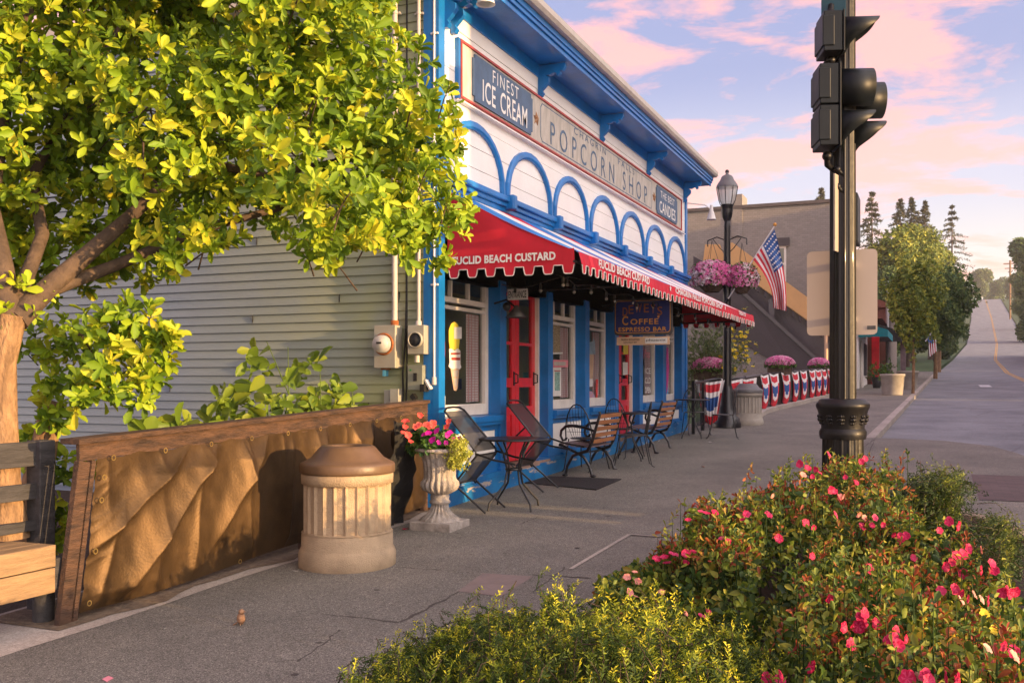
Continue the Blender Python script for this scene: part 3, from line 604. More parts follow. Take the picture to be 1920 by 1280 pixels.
text('lettering', 'CHAGRIN FALLS POPCORN SHOP', 3.35, .09, (AX+.035, 15.05, 2.85), *E3, m_text, aw, .045, .004, 1.1)
text('lettering', 'TREATS', .75, .07, (AX+.035, 18.6, 2.855), *E3, m_text, aw, .045, .004, 1.1)
for yc in (13.1, 16.95):
    st = [((.05 if k % 2 == 0 else .02)*math.sin(k*math.pi/5)+yc, (.05 if k % 2 == 0 else .02)*math.cos(k*math.pi/5)+2.85) for k in range(10)][::-1]
    obj('star', MB().prism(st, (AX+.036,0,0), (0,1,0), (0,0,1), .002), m_text, aw)

# things hanging under the awning
cfs = thing('coffee_sign', (-3.86, 14, 2.28), 'navy hanging sign with gold coffee lettering below the awning', 'sign')
TX, TY = (1,0,0), (0,0,1)
def rrect(x0, x1, z0, z1, r=.04): return [(x0+r-r*math.cos(t), z0+r-r*math.sin(t)) for t in (0, .5, 1, math.pi/2)]+[(x1-r+r*math.sin(t), z0+r-r*math.cos(t)) for t in (0, .5, 1, math.pi/2)]+[(x1-r+r*math.cos(t), z1-r+r*math.sin(t)) for t in (0, .5, 1, math.pi/2)]+[(x0+r-r*math.sin(t), z1-r+r*math.cos(t)) for t in (0, .5, 1, math.pi/2)]
obj('frame', MB().prism(rrect(-4.30, -3.43, 2.27, 2.80, .05), (0, 14.03, 0), TX, TY, .03), m_iron2, cfs)
obj('trim', MB().prism(rrect(-4.285, -3.455, 2.30, 2.775, .05), (0, 13.998, 0), TX, TY, .004), m_gold, cfs)
obj('board', MB().prism(rrect(-4.275, -3.465, 2.31, 2.765, .045), (0, 13.994, 0), TX, TY, .004), m_navy, cfs)
def onS(b, w, h, x, z, m, bo=.01, sp_=1.0): return text('lettering', b, w, h, (x, 13.988, z), TX, TY, m, cfs, bo, .003, sp_)
for ch, x, z in zip('DEWEYS', (-4.13, -4.04, -3.93, -3.81, -3.71, -3.61), (2.615, 2.645, 2.66, 2.66, 2.645, 2.615)): onS(ch, .10 if ch == 'W' else .075, .125, x, z, m_orange)
onS('C', .09, .135, -4.13, 2.485, m_gold, .02); onS('OFFEE', .42, .085, -3.84, 2.465, m_gold, .02, 1.15)
onS("'", .03, .03, -3.63, 2.53, m_gold); onS('ESPRESSO BAR', .72, .062, -3.87, 2.355, m_gold, .022, 1.1)
hk = MB()
for x in (-4.2, -3.52): hk.tube([(x, 14.01, 2.79), (x, 14.01, 2.96)], .006)
for x in (-4.15, -3.55): hk.tube([(x, 14.0, 2.27), (x, 14.0, 2.25)], .006)
obj('hook', hk, m_iron, cfs)
pq = thing('roaster_plaque', (-3.87, 14, 2.12), 'tan wooden plaque hanging directly below the coffee sign', 'sign')
obj('board', MB().box((-4.26, 13.99, 2.125), (-3.47, 14.01, 2.245)), m_tan, pq)
obj('label', MB().box((-3.83, 13.984, 2.145), (-3.50, 13.99, 2.225)), m_paper, pq)
text('lettering', 'FRESH ROASTED', .28, .026, (-4.05, 13.987, 2.205), TX, TY, m_black, pq, .012)
text('lettering', 'LOCALLY BY', .20, .024, (-4.05, 13.987, 2.165), TX, TY, m_black, pq, .012)
text('lettering', 'phoenix', .29, .045, (-3.665, 13.981, 2.19), TX, TY, m_iron2, pq, 0)
en = thing('entrance_sign', (-4.35, 10.9, 2.55), 'small white sign with black letters hanging in front of the near red door', 'sign')
ep = PY(971, 552, 10.9); 
obj('board', MB().box((ep.x-.13, 10.89, ep.z-.065), (ep.x+.13, 10.90, ep.z+.065)), m_paper, en)
text('lettering', 'ENTRANCE', .23, .085, (ep.x, 10.887, ep.z), TX, TY, m_black, en, .01)
obj('hook', MB().tube([(ep.x-.1, 10.895, ep.z+.065), (ep.x-.1, 10.895, 2.80)], .004).tube([(ep.x+.1, 10.895, ep.z+.065), (ep.x+.1, 10.895, 2.80)], .004), m_iron, en)
wl_ = thing('wall_lantern', PY(950, 575, 10.72), 'dark metal lantern lamp hanging beside the near red door', 'lamp')
q = PY(950, 570, 10.72); q2 = PY(968, 585, 10.72)
obj('arm', MB().tube([(BX+.1, 10.8, q.z+.02), (q.x, q.y, q.z+.05), (q2.x, q2.y, q2.z+.05)], .012), m_iron, wl_)
obj('shade', MB().lathe([(.02,.08),(.035,.05),(.13,-.06),(.125,-.065),(.03,.03)], q2, 20), m_iron2, wl_)
obj('housing', MB().ball((q.x, q.y, q.z-.03), .05, sq=(1,1,1.1)), m_iron, wl_)
sl_ = thing('string_lights', (-3.6, 14, 2.7), 'string of small clear bulbs hung along the inside of the awning', 'string lights')
cb_ = MB(); pts = []
for i in range(60):
    y = AY0+.3+i*.175; pts.append((-3.62+.05*math.sin(i*.9), y, 2.72-.05*abs(math.sin(i*.42))))
cb_.tube(pts, .006, 5); pts2 = [(-4.5+i*.08, 10.3+.02*math.sin(i), 2.70-.05*math.sin(i*.5)) for i in range(13)]; cb_.tube(pts2, .006, 5); obj('cord', cb_, m_black, sl_)
for p in pts[1::3]+pts2[2::4]:
    obj('socket', MB().lathe([(.012,0),(.018,-.02),(.018,-.06),(.0,-.06)], p, 8), m_black, sl_)
    obj('bulb', MB().ball((p[0], p[1], p[2]-.085), .021, 8, 6), m_bulb, sl_)

# window displays
ws = thing('cone_sign', PX(852, 650, BX+.035), 'tall ice cream cone shaped sign in the nearest shop window', 'sign')
def win(px, py): p = PX(px, py, BX-.0); return (p.y, p.z)
def disp(name, pts, mat, par, dx=0, th=.004): return obj(name, MB().prism([win(*p) for p in pts][::-1], (BX-.018+dx, 0, 0), (0,1,0), (0,0,1), th), mat, par)
disp('top', [(846,655),(844,640),(844,618),(848,607),(854,603),(860,607),(864,618),(864,640),(862,655)], m_yel, ws)
disp('middle', [(844,654),(848,653),(854,657),(860,653),(865,657),(865,682),(867,688),(864,692),(858,690),(852,692),(846,690),(843,686),(845,680)], m_paper, ws, .002)
disp('cone', [(847,691),(863,690),(860,728),(857,733),(853,731)], m_tan, ws, .001)
disp('lettering', [(847,661),(864,661),(864,664),(847,665)], m_redtrim, ws, .005); disp('lettering', [(848,670),(864,670),(864,675),(848,675)], m_redtrim, ws, .005)
disp('waffle', [(850,694),(860,694),(859,706),(851,706)], m_pipe, ws, .004); disp('waffle', [(852,709),(859,709),(858,724),(854,724)], m_pipe, ws, .004)
disp('note', [(853,613),(867,613),(867,635),(853,635)], m_paper, ws, .006)
dn = thing('window_poster', PX(1050, 700, BX), 'tall white poster with a red bordered notice above it in the second window', 'poster')
disp('sheet', [(1038,689),(1054,689),(1054,742),(1038,743)], m_paper, dn); disp('picture', [(1042,697),(1051,697),(1051,732),(1042,732)], M('green_print', (.25,.42,.36), .7, var=.4, scale=30), dn, .004)
disp('rule', [(1041,694),(1052,694),(1052,696),(1041,696)], m_redtrim, dn, .005); disp('notice', [(1038,674),(1066,675),(1066,688),(1038,689)], m_pink, dn, .008); disp('text_panel', [(1039,678),(1061,678),(1061,685),(1039,685)], m_pipe, dn, .013)
pb = thing('popcorn_bin', PX(1045, 640, BX-.1), 'glass bin of popcorn in the second window', 'bin')
disp('popcorn', [(1040,598),(1053,606),(1054,660),(1038,661)], M('popcorn', (.52,.40,.24), .8, var=.5, scale=40, bump=.8, bscale=60), pb, -.03, .02); disp('shelf', [(1038,661),(1056,660),(1056,663),(1038,664)], m_paper, pb, -.03, .04)
dp = thing('mascot_cone', PX(1112, 660, BX), 'blue and tan cut-out sign in the third window', 'sign')
disp('top', [(1107,641),(1113,640),(1115,633),(1117,640),(1118,664),(1107,664)], M('pale_blue', (.30,.42,.50), .6, var=.2), dp); disp('body', [(1107,664),(1115,664),(1113,710),(1107,710)], m_tan, dp); disp('foot', [(1107,709),(1113,709),(1113,724),(1107,725)], m_paper, dp)
ba = thing('red_bat', PX(1121, 730, BX), 'narrow upright red banner in the third window', 'banner'); disp('cloth', [(1119,711),(1123,711),(1122,746),(1119,746)], M('red_cloth', (.65,.05,.04), .6), ba)
tc_ = thing('toy_pile', PX(1112, 748, BX), 'pile of pastel toys at the bottom of the third window', 'toys'); disp('pile', [(1107,733),(1112,734),(1117,742),(1118,752),(1107,755)], M('pastel', (.60,.25,.22), .6, var=.5, scale=20, col2=(.35,.35,.55)), tc_)
dy = thing('door_notice', PX(1173, 665, BX), 'yellow notice and white sheet on the far red door', 'notice')
disp('sheet', [(1168,645),(1177,645),(1177,664),(1168,664)], m_yel, dy, .024); disp('sheet', [(1167,679),(1176,679),(1176,702),(1167,703)], m_paper, dy, .024)
wd = thing('window_display', PX(850, 740, BX-.2), 'clutter of boxes and small signs low in the nearest shop window', 'display')
for pts_, m_, dx_ in (([(838,742),(850,742),(850,768),(838,768)], 5, -.10), ([(838,716),(848,715),(848,738),(838,739)], 4, -.2), ([(866,722),(876,722),(876,768),(866,768)], 1, -.35), ([(838,640),(844,640),(844,668),(838,668)], 0, -.06), ([(866,640),(876,641),(876,690),(866,690)], 2, -.30), ([(850,700),(874,700),(874,703),(850,703)], 2, -.25), ([(840,592),(874,592),(874,632),(850,632)], 3, -.5)): disp('item', pts_, (m_shelfs+[m_paper])[m_], wd, dx_, .02)
for i, (x_, y_, w_, h_) in enumerate(((1041,745,6,12),(1048,750,8,8),(1056,700,4,30),(1110,690,4,40),(1113,730,5,12),(1209,650,5,22),(1216,735,6,12))): disp('item', [(x_,y_),(x_+w_,y_),(x_+w_,y_+h_),(x_,y_+h_)], (m_shelfs+[m_paper, m_pink])[(i*3+5) % 7], wd, -.07, .02)
for i in range(34):
    xj = random.uniform(-12.5, -5.0); zj = -.1+.098*random.randint(6, 52); obj('board_joint', MB().box((xj, Y0+.004, zj+.006), (xj+.004, Y0+.02, zj+.094)), m_dark, shop)
wl3 = thing('window_lettering', PX(1212, 700, BX), 'white and red painted lettering on the fourth window', 'lettering')
for i, s_ in enumerate(('ICE', 'CLD', 'OPEN')):
    p = PX(1213, 695+18*i, BX-.01); text('lettering', s_, .42, .11, (BX-.012, p.y+.05, p.z), *E3, m_text, wl3, .01, .006)
p = PX(1213, 665, BX); text('lettering', 'Pop', .4, .2, (BX-.012, p.y+.05, p.z), *E3, m_pink, wl3, .01, .006)
pk = thing('pink_streamer', PX(1254, 700, BX), 'pink and blue streamer in the last window', 'streamer'); disp('ribbon', [(1251,652),(1254,652),(1256,690),(1253,730),(1251,738)], M('magenta', (.55,.04,.25), .6), pk); disp('ribbon', [(1251,738),(1254,725),(1254,744),(1251,746)], M('sky_blue', (.08,.35,.6), .6), pk, .003)

# ------------------------------------------------------------------ meters and conduits on the side wall
SY = Y0+.01
def wp(px, py, y=SY): return PY(px, py, y)
def wbox(px0, py0, px1, py1, dep, y=SY):
    a, b = wp(px0, py1, y-dep), wp(px1, py0, y-dep); return (a.x, y-dep, a.z), (b.x, y, b.z)
mt = thing('electric_meter', wp(722, 690), 'rusty grey meter box with round glass dial bulging forward', 'electric meter')
obj('box', MB().box(*wbox(701, 609, 741, 690, .15)), m_box, mt, .006)
c = wp(720, 645, SY-.15)
def disc(c, r, prof, mat, name, par): # lathe pointing to -Y
    n = 28; vs = []
    for (rr, h) in prof:
        for k_ in range(n): a = 2*math.pi*k_/n; vs.append((c.x+rr*math.cos(a), c.y-h, c.z+rr*math.sin(a)))
    return obj(name, MB().add(vs, [(i*n+k_, i*n+(k_+1) % n, (i+1)*n+(k_+1) % n, (i+1)*n+k_) for i in range(len(prof)-1) for k_ in range(n)], True), mat, par)
disc(c, .1, [(.115,0),(.118,.012),(.10,.02),(.095,.0)], m_rust, 'ring', mt)
disc(c, .09, [(.095,.0),(.095,.06),(.085,.10),(.0,.105)], m_globe, 'cover', mt); disc(c, .06, [(.06,.02),(.06,.085),(0,.09)], m_pipe, 'dial', mt)
obj('readout', MB().box((c.x-.03, c.y-.112, c.z), (c.x+.03, c.y-.107, c.z+.02)), m_black, mt)
obj('rust_stain', MB().box(*[(lambda q: q)(v) for v in wbox(714, 689, 724, 693, .10)]), m_rust, mt); obj('seal', MB().box(*wbox(717, 693, 722, 705, .07)), M('blue_tag', (.1,.4,.65), .5), mt)
mt2 = thing('electric_meter', wp(780, 665), 'grey meter box with dark round window next to the blue corner', 'electric meter')
obj('box', MB().box(*wbox(764, 609, 795, 664, .13)), m_box, mt2, .006); c = wp(780, 637, SY-.13)
disc(c, .08, [(.082,0),(.084,.03),(.072,.035),(.070,.02)], m_box, 'ring', mt2); disc(c, .07, [(.070,.0),(.070,.025),(0,.035)], m_dark, 'dial', mt2)
obj('fitting', MB().lathe([(.028,0),(.028,.075)], wp(782, 679, SY-.06), 12), m_pipe, mt2)
sw = thing('breaker_box', wp(778, 730), 'olive grey switch box with breaker slot below the dark round meter', 'switch box')
obj('box', MB().box(*wbox(764, 684, 792, 731, .10)), m_boxd, sw, .004); obj('switch', MB().box(*wbox(775, 699, 781, 714, .11)), m_black, sw); obj('dot', MB().box(*wbox(768, 692, 771, 695, .103)), M('green_dot', (.02,.25,.06), .5), sw)
obj('plug', MB().box(*wbox(787, 720, 795, 734, .13)), m_black, sw)
jb = thing('junction_box', wp(742, 770), 'pale grey junction box low on the wall just above the fence', 'junction box')
obj('box', MB().box(*wbox(720, 731, 737, 775, .06)), m_box, jb, .004); obj('cover', MB().box(*wbox(731, 729, 747, 775, .11)), m_box, jb, .004)
ob = thing('outlet_cover', wp(796, 730), 'open white outlet cover hanging at the foot of the thin conduit', 'outlet cover')
a = wp(799, 712, SY-.05); b = wp(808, 729, SY-.06); obj('flap', MB().beam(a, b, .05, .02), m_whitep, ob); a2 = wp(804, 712, SY-.05)
obj('plug', MB().beam(wp(773, 740, SY-.04), wp(779, 748, SY-.04), .06, .05), m_black, ob)
def pipe(px, py0, py1, r, label, mat=m_pipe, elbow=True, x2=None):
    t = thing('conduit', wp(px, py1), label, 'conduit', 'vertical conduits on the side wall'); a = wp(px, py1, SY-.03-r); b = wp(px if x2 is None else x2, py0, SY-.03-r)
    obj('tube', MB().tube([a, b], r, 14), mat, t); k_ = MB()
    for f_ in (.22, .55, .8): q = a.lerp(b, f_); k_.lathe([(r+.006,-.012),(r+.006,.012)], q, 14).box((q.x-r-.03, q.y, q.z-.01), (q.x+r+.03, q.y+r+.02, q.z+.01))
    obj('strap', k_, mat, t)
    if elbow: obj('connector', MB().lathe([(r+.012,-.05),(r+.012,.03),(r,.03)], a, 14), m_rust if px < 760 else m_pipe, t)
pipe(740, -120, 606, .030, 'thick conduit running up from the rusty meter box'); pipe(785, -120, 607, .019, 'conduit running up from the meter box with the dark window'); pipe(814, -100, 712, .011, 'thinnest white conduit beside the blue corner board', m_whitep)
for xs, l, r in (((762,760,755,756,752), 'left one of two black cables sagging down the side wall', .010), ((763,763,763,762,762), 'straight black cable down the side wall between the meters', .008)):
    pts = [wp(x, y, SY-.03) for x, y in zip((763,)+xs, (-60, 560, 640, 700, 740, 775))]; tag(obj('cable', MB().tube(pts, r, 6), m_cable), l, 'cable', 'black cables on the side wall')

# ------------------------------------------------------------------ foliage generators
LT = np.array([(0,0,0),(.28,-.30,.09),(.68,-.5,.13),(.93,-.27,.06),(1,0,-.06),(.93,.27,.06),(.68,.5,.13),(.28,.30,.09),(.30,0,0),(.68,0,-.02)], float)
LF = np.array([(0,8,1),(8,9,2),(8,2,1),(9,3,2),(9,4,3),(0,7,8),(8,6,9),(8,7,6),(9,6,5),(9,5,4)])
LT2 = np.array([(0,0,0),(.5,-.5,.12),(1,0,0),(.5,.5,.12)], float); LF2 = np.array([(0,2,1),(0,3,2)])
def unit(a): return a/np.maximum(np.linalg.norm(a, axis=1, keepdims=True), 1e-9)
def leafverts(base, d, up, L, Wd, simple=False):
    T, F = (LT2, LF2) if simple else (LT, LF)
    d = unit(d); s = unit(np.cross(d, up)); n = np.cross(s, d)
    L = L[:, None, None]; Wd = Wd[:, None, None]
    V = base[:, None, :]+L*T[None, :, 0:1]*d[:, None, :]+Wd*T[None, :, 1:2]*s[:, None, :]+L*T[None, :, 2:3]*n[:, None, :]
    N = len(base); FF = (F[None]+(np.arange(N)*len(T))[:, None, None]).reshape(-1, 3)
    return V.reshape(-1, 3), FF, len(T)
def clusters(tips, dirs, k, L, asp=.5, spread=(45, 85), jit=.25, rnd0=0., rnd1=1., simple=False, shoot=.05):
    n = len(tips); tips = np.repeat(tips, k, 0); dirs = unit(np.repeat(dirs, k, 0)); N = len(tips)
    ref = np.where(np.abs(dirs[:, 2:3]) > .9, np.array([[1., 0, 0]]), np.array([[0, 0, 1.]]))
    a = unit(np.cross(dirs, ref)); b = np.cross(dirs, a); ph = np.tile(np.arange(k)*2.4, n)+rng.uniform(0, 6.28, n).repeat(k)+rng.normal(0, .25, N)
    th = np.radians(rng.uniform(*spread, N))
    d = dirs*np.cos(th)[:, None]+(a*np.cos(ph)[:, None]+b*np.sin(ph)[:, None])*np.sin(th)[:, None]+rng.normal(0, jit*.4, (N, 3))
    base = tips-dirs*(np.tile(np.arange(k)/k, n)*shoot)[:, None]
    Ls = L*rng.uniform(.5, 1.3, N); V, F, m = leafverts(base, d, dirs+rng.normal(0, jit, (N, 3)), Ls, Ls*asp*rng.uniform(.8, 1.15, N), simple)
    r = np.clip(np.repeat(rng.uniform(rnd0, rnd1, n), k)+rng.normal(0, .1, N), 0, 1)
    return V, F, np.repeat(r, m)
def merge(parts):
    V, F, Rn = [], [], []; o = 0
    for v, f, r in parts: V.append(v); F.append(f+o); Rn.append(r); o += len(v)
    return np.concatenate(V), np.concatenate(F), np.concatenate(Rn)
def inpoly(px, py, poly):
    poly = np.array(poly, float); ins = np.zeros(len(px), bool); n = len(poly)
    for i in range(n):
        x0, y0 = poly[i]; x1, y1 = poly[(i+1) % n]
        if y0 == y1: continue
        c = ((y0 > py) != (y1 > py)) & (px < (x1-x0)*(py-y0)/(y1-y0)+x0); ins ^= c
    return ins
def project(Q):
    d = -Q[:, 0]*SA+Q[:, 1]*CA; r = Q[:, 0]*CA+Q[:, 1]*SA
    return 960+r/d*FP, HY-(Q[:, 2]-HC)/d*FP, d
def PP(px, py, d):
    px, py, d = map(np.asarray, (px, py, d)); u = (px-960)/FP
    return np.stack([d*(-SA+u*CA), d*(CA+u*SA), HC+(HY-py)/FP*d], -1)
g_mag = leafmat('magnolia_leaf', [(.09,.17,.010), (.21,.34,.015), (.38,.48,.02), (.54,.50,.03)], .27, .55)
g_vine = leafmat('vine_leaf', [(.12,.20,.02), (.20,.30,.03), (.28,.34,.03)], .35)
g_yew = leafmat('yew_needles', [(.03,.065,.010), (.09,.14,.015), (.36,.42,.025), (.68,.62,.04)], .25, .55)
g_yewd = leafmat('dark_yew_needles', [(.035,.065,.018), (.08,.12,.02), (.26,.30,.04)], .2, .55)
g_rose = leafmat('rose_leaf', [(.03,.07,.015), (.065,.12,.02), (.18,.24,.028), (.32,.32,.04), (.34,.10,.03), (.28,.04,.025)], .28, .5)
g_far = leafmat('roadside_leaf', [(.08,.13,.02), (.18,.24,.035), (.38,.38,.05)], .2, .6)
g_fard = leafmat('dark_roadside_leaf', [(.05,.10,.035), (.10,.17,.045), (.17,.22,.055)], .15, .7)
g_con = leafmat('spruce_needles', [(.05,.065,.03), (.09,.10,.045), (.15,.13,.06)], .1, .7)
g_plant = leafmat('potted_leaf', [(.03,.09,.015), (.07,.16,.025), (.14,.22,.03)], .25)
g_creep = leafmat('creeping_leaf', [(.35,.40,.06), (.55,.55,.10)], .35)
g_shr = leafmat('feathery_leaf', [(.09,.14,.05), (.16,.22,.08), (.24,.28,.10)], .2)
def petalmat(n, cols): return leafmat(n, cols, .2, .55)
f_rose = petalmat('rose_petals', [(.48,.004,.055), (.60,.012,.095), (.72,.07,.19)]); f_fade = petalmat('faded_rose_petals', [(.75,.25,.20), (.8,.45,.35)])
f_pink = petalmat('coral_petals', [(.75,.06,.06), (.85,.16,.12)]); f_mag = petalmat('magenta_petals', [(.55,.01,.28), (.7,.02,.40)])
f_pet = petalmat('petunia_petals', [(.55,.05,.25), (.75,.20,.42), (.85,.78,.80), (.45,.01,.04)]); f_yel = petalmat('yellow_petals', [(.80,.55,.02), (.85,.68,.05)])
def flowers(P0, size, k=5, rn=None, nrm=None):
    n = len(P0); nrm = unit(rng.normal(0, .5, (n, 3))+np.array([[.3, -.5, .6]])) if nrm is None else nrm
    a = unit(np.cross(nrm, rng.normal(0, 1, (n, 3)))); b = np.cross(nrm, a); parts = []
    rr = rng.uniform(0, 1, n) if rn is None else rn
    for j in range(k):
        t = 2*math.pi*j/k; d = a*math.cos(t)+b*math.sin(t)+nrm*.25; Ls = size*rng.uniform(.85, 1.15, n)
        V, F, m = leafverts(P0, d, nrm, Ls, Ls*.95); parts.append((V, F, np.repeat(np.clip(rr+rng.normal(0, .05, n), 0, 1), m)))
    return merge(parts)

# ------------------------------------------------------------------ big tree on the left
S_TREE = [(-400,-500),(770,-500),(742,0),(800,85),(842,140),(862,200),(866,262),(878,330),(896,400),(868,450),(838,505),(790,515),(738,470),(672,448),(640,498),(560,488),(500,448),(390,470),(330,520),(352,640),(322,720),(200,752),(110,790),(-400,830)]
tree = thing('broadleaf_tree', (-5.97, 4.96, 0), 'large tree with glossy yellow-green leaves overhanging the side of the shop', 'tree')
tips, dirs = [], []
def lobe(px, py, d, r, n):
    c = PP(px, py, d); v = unit(rng.normal(0, 1, (n, 3))); rad = r*rng.uniform(.45, 1.05, n)[:, None]
    tips.append(c+v*rad*np.array([1, 1, .8])); dirs.append(v+np.array([[.75, -.55, .40]])+rng.normal(0, .35, (n, 3)))
random.seed(3)
py = -380
while py < 500:
    px = -250+random.uniform(-30, 30)
    while px < 900:
        x, y = px+random.uniform(-30, 30), py+random.uniform(-30, 30)
        if inpoly(np.array([x]), np.array([y]), S_TREE)[0]:
            dd = random.uniform(6.0, 8.3) if x < 650 else random.uniform(7.0, 8.4); r = random.uniform(.34, .5); nl_ = 52
            if inpoly(np.array([x]), np.array([y]), [(130,-60),(500,-60),(520,90),(430,150),(330,110),(200,170),(120,90)])[0] or inpoly(np.array([x]), np.array([y]), [(-1,-1),(-2,-1),(-1,-2)])[0]: dd = random.uniform(8.2, 8.9); r = .55; nl_ = 95
            if x < 330 and 330 < y < 600: dd = random.uniform(7.2, 7.9)
            lobe(x, y, dd, r, nl_)
        px += 88
    py += 84
for x, y, d, r, n in ((100,640,6.9,.28,24),(180,620,6.5,.28,26),(250,600,6.6,.25,24),(300,650,6.5,.2,20),(130,700,6.8,.25,22),(220,690,6.4,.24,22),(290,700,6.5,.16,14),(90,770,6.8,.2,16),(180,740,6.3,.2,16),(250,745,6.3,.12,9),
                      (60,840,7.0,.2,16),(120,880,7.0,.2,18),(100,960,7.0,.2,18),(40,960,7.0,.2,16),(110,1010,7.0,.12,8),(640,470,7.3,.2,14),(600,455,7.2,.2,16),(20,560,6.4,.25,14)): lobe(x, y, d, r, n)
T0, D0 = np.concatenate(tips), np.concatenate(dirs)
px_, py_, dd_ = project(T0); keep = (inpoly(px_, py_, S_TREE) | (py_ > 740)) & ~((T0[:, 0] > -4.2) & (T0[:, 1] > 9.0)) & (T0[:, 1] < 9.0)
T0, D0 = T0[keep], D0[keep]
V, F, r_ = clusters(T0, D0, 8, .094, .46, (35, 80), .35, 0, .9, shoot=.08); cr_ = nobj('crown', V, F, g_mag, tree, r_)
tw = MB(); idx = rng.choice(len(T0), 420, replace=False)
for i in idx:
    a = Vector(T0[i]); d = Vector(D0[i]).normalized(); tw.tube([a-d*.32+Vector((0,0,-.06)), a-d*.12, a], [.007,.005,.003], 4, False)
def limb(pts, rs, n=10): return MB().tube([P(*p) for p in pts], rs, n)
obj('trunk', limb([(18,1010,6.25),(10,900,6.25),(8,780,6.3),(6,680,6.3),(22,590,6.3)], [.12,.09,.078,.078,.09], 16), m_trunk, tree)
for pts, rs in (([(30,600,6.32),(90,540,6.5),(160,480,6.7),(240,410,7.0),(360,300,7.4),(520,200,7.7)], [.085,.07,.06,.05,.035,.015]), ([(15,600,6.3),(5,500,6.4),(-20,380,6.6),(10,200,7),(60,0,7.4)], [.09,.07,.06,.045,.03]),
                ([(26,600,6.32),(50,520,6.5),(80,440,6.8),(60,330,7.2),(150,180,7.6),(230,40,7.9)], [.07,.05,.045,.035,.03,.015]), ([(90,545,6.5),(210,500,6.9),(380,430,7.3),(560,380,7.6),(700,330,7.9)], [.05,.042,.033,.022,.01]),
                ([(360,300,7.4),(500,330,7.6),(640,300,7.8),(760,260,8)], [.035,.03,.02,.01])): obj('branch', limb(pts, rs, 8), m_trunkd, tree)
obj('twigs', tw, m_trunkd, tree)
t2 = thing('stump', P(100, 800, 6.9), 'short sunlit stub of a second trunk beside the big tree', 'tree stump')
obj('trunk', limb([(60,1010,6.9),(70,900,6.9),(92,790,6.9),(105,755,6.9)], [.12,.10,.08,.06], 12), m_trunk, t2)
vine = thing('climbing_plant', (-6.2, 8.0, 0), 'leafy vine with broad light green leaves behind the covered fence', 'plant')
tp, dn_ = [], []; vs_ = MB()
for x, y, n, sx, sy in ((490,665,7,55,25),(560,690,11,55,30),(600,740,14,60,30),(530,745,16,80,28),(440,740,12,60,30),(650,760,12,30,22),(400,790,12,70,14),(300,800,9,60,10),(640,720,5,22,10),(500,790,16,90,14)):
    xx_ = rng.normal(x, sx*.45, n); tp.append(PP(xx_, rng.normal(y+8, sy*.5, n), rng.uniform(5.15, 5.6, n)/-np.array([dr(v_)[0] for v_ in xx_]))); dn_.append(rng.normal(0, .4, (n, 3))+np.array([[.3, -.6, .6]]))
tp, dn_ = np.concatenate(tp), np.concatenate(dn_); V, F, r_ = clusters(tp, dn_, 3, .16, .62, (45, 95), .35, shoot=.1); nobj('leaves', V, F, g_vine, vine, r_)
for a, b in (((560,840,8.3),(500,640,8.2)),((580,840,8.3),(600,690,8.2)),((600,840,8.3),(400,735,8.1)),((520,840,8.3),(540,650,8.2)),((640,840,8.3),(660,715,8.2))): vs_.tube([PX(a[0], a[1], -5.3), PX((a[0]+b[0])/2+12, (a[1]+b[1])/2, -5.3), PX(b[0], b[1], -5.3)], [.008,.006,.003], 5)
obj('stems', vs_, g_vine, vine)

# ------------------------------------------------------------------ fence with tarpaulin
fe = thing('tarp_fence', (-4.82, 6.9, 0), 'weathered brown fence hung with a creased brown tarpaulin', 'fence')
FXX = -4.83; Ya, Yb = 4.56, 9.08
def ft(y): return 1.225+(y-4.6)*.035          # top height
mb = MB().beam((FXX-.02, Ya-.06, ft(Ya)+.005), (FXX-.02, Yb, ft(Yb)+.005), .16, .035); obj('top_rail', mb, m_rustf, fe, .005)
obj('fascia_board', MB().beam((FXX+.015, Ya-.03, ft(Ya)-.066), (FXX+.015, Yb, ft(Yb)-.066), .03, .105), m_rustf, fe, .004)
for y, w in ((Ya+.01, .09), (Ya+.085, .035), (6.9, .09), (Yb-.05, .09)):
    l = .10 if y < 5 else 0; obj('post', MB().beam((FXX+.01, y-l*1.6, zg(y)-.05), (FXX+.01, y, ft(y)-.12), .045, w, (0,1,0)), m_rustf, fe, .004)
m_tarp = M('brown_tarp', (.055,.034,.016), .48, metal=.62, var=.0, scale=2.6, col2=(.115,.070,.032), bump=.12, bscale=60, spec=.3)
nu, nv = 420, 90; U, Vv = np.meshgrid(np.linspace(0, 1, nu), np.linspace(0, 1, nv), indexing='ij')
Yt = Ya+.11+U*(Yb-Ya-.165)-.15*(1-Vv)*(1-U)**6; top = 1.225+(Yt-4.6)*.035-.085; bot = .0284*Yt+.055+.02*np.sin(Yt*2.1); 
dsp = np.zeros_like(U)
gro = np.arange(Ya+.2, Yb, .46)
dv = 1-Vv
def ridge(x, w): return np.exp(-np.abs(x)/w)
def crease(x, wl, wr): return np.where(x < 0, np.exp(np.minimum(x, 0)/wl), np.exp(-np.maximum(x, 0)/wr))
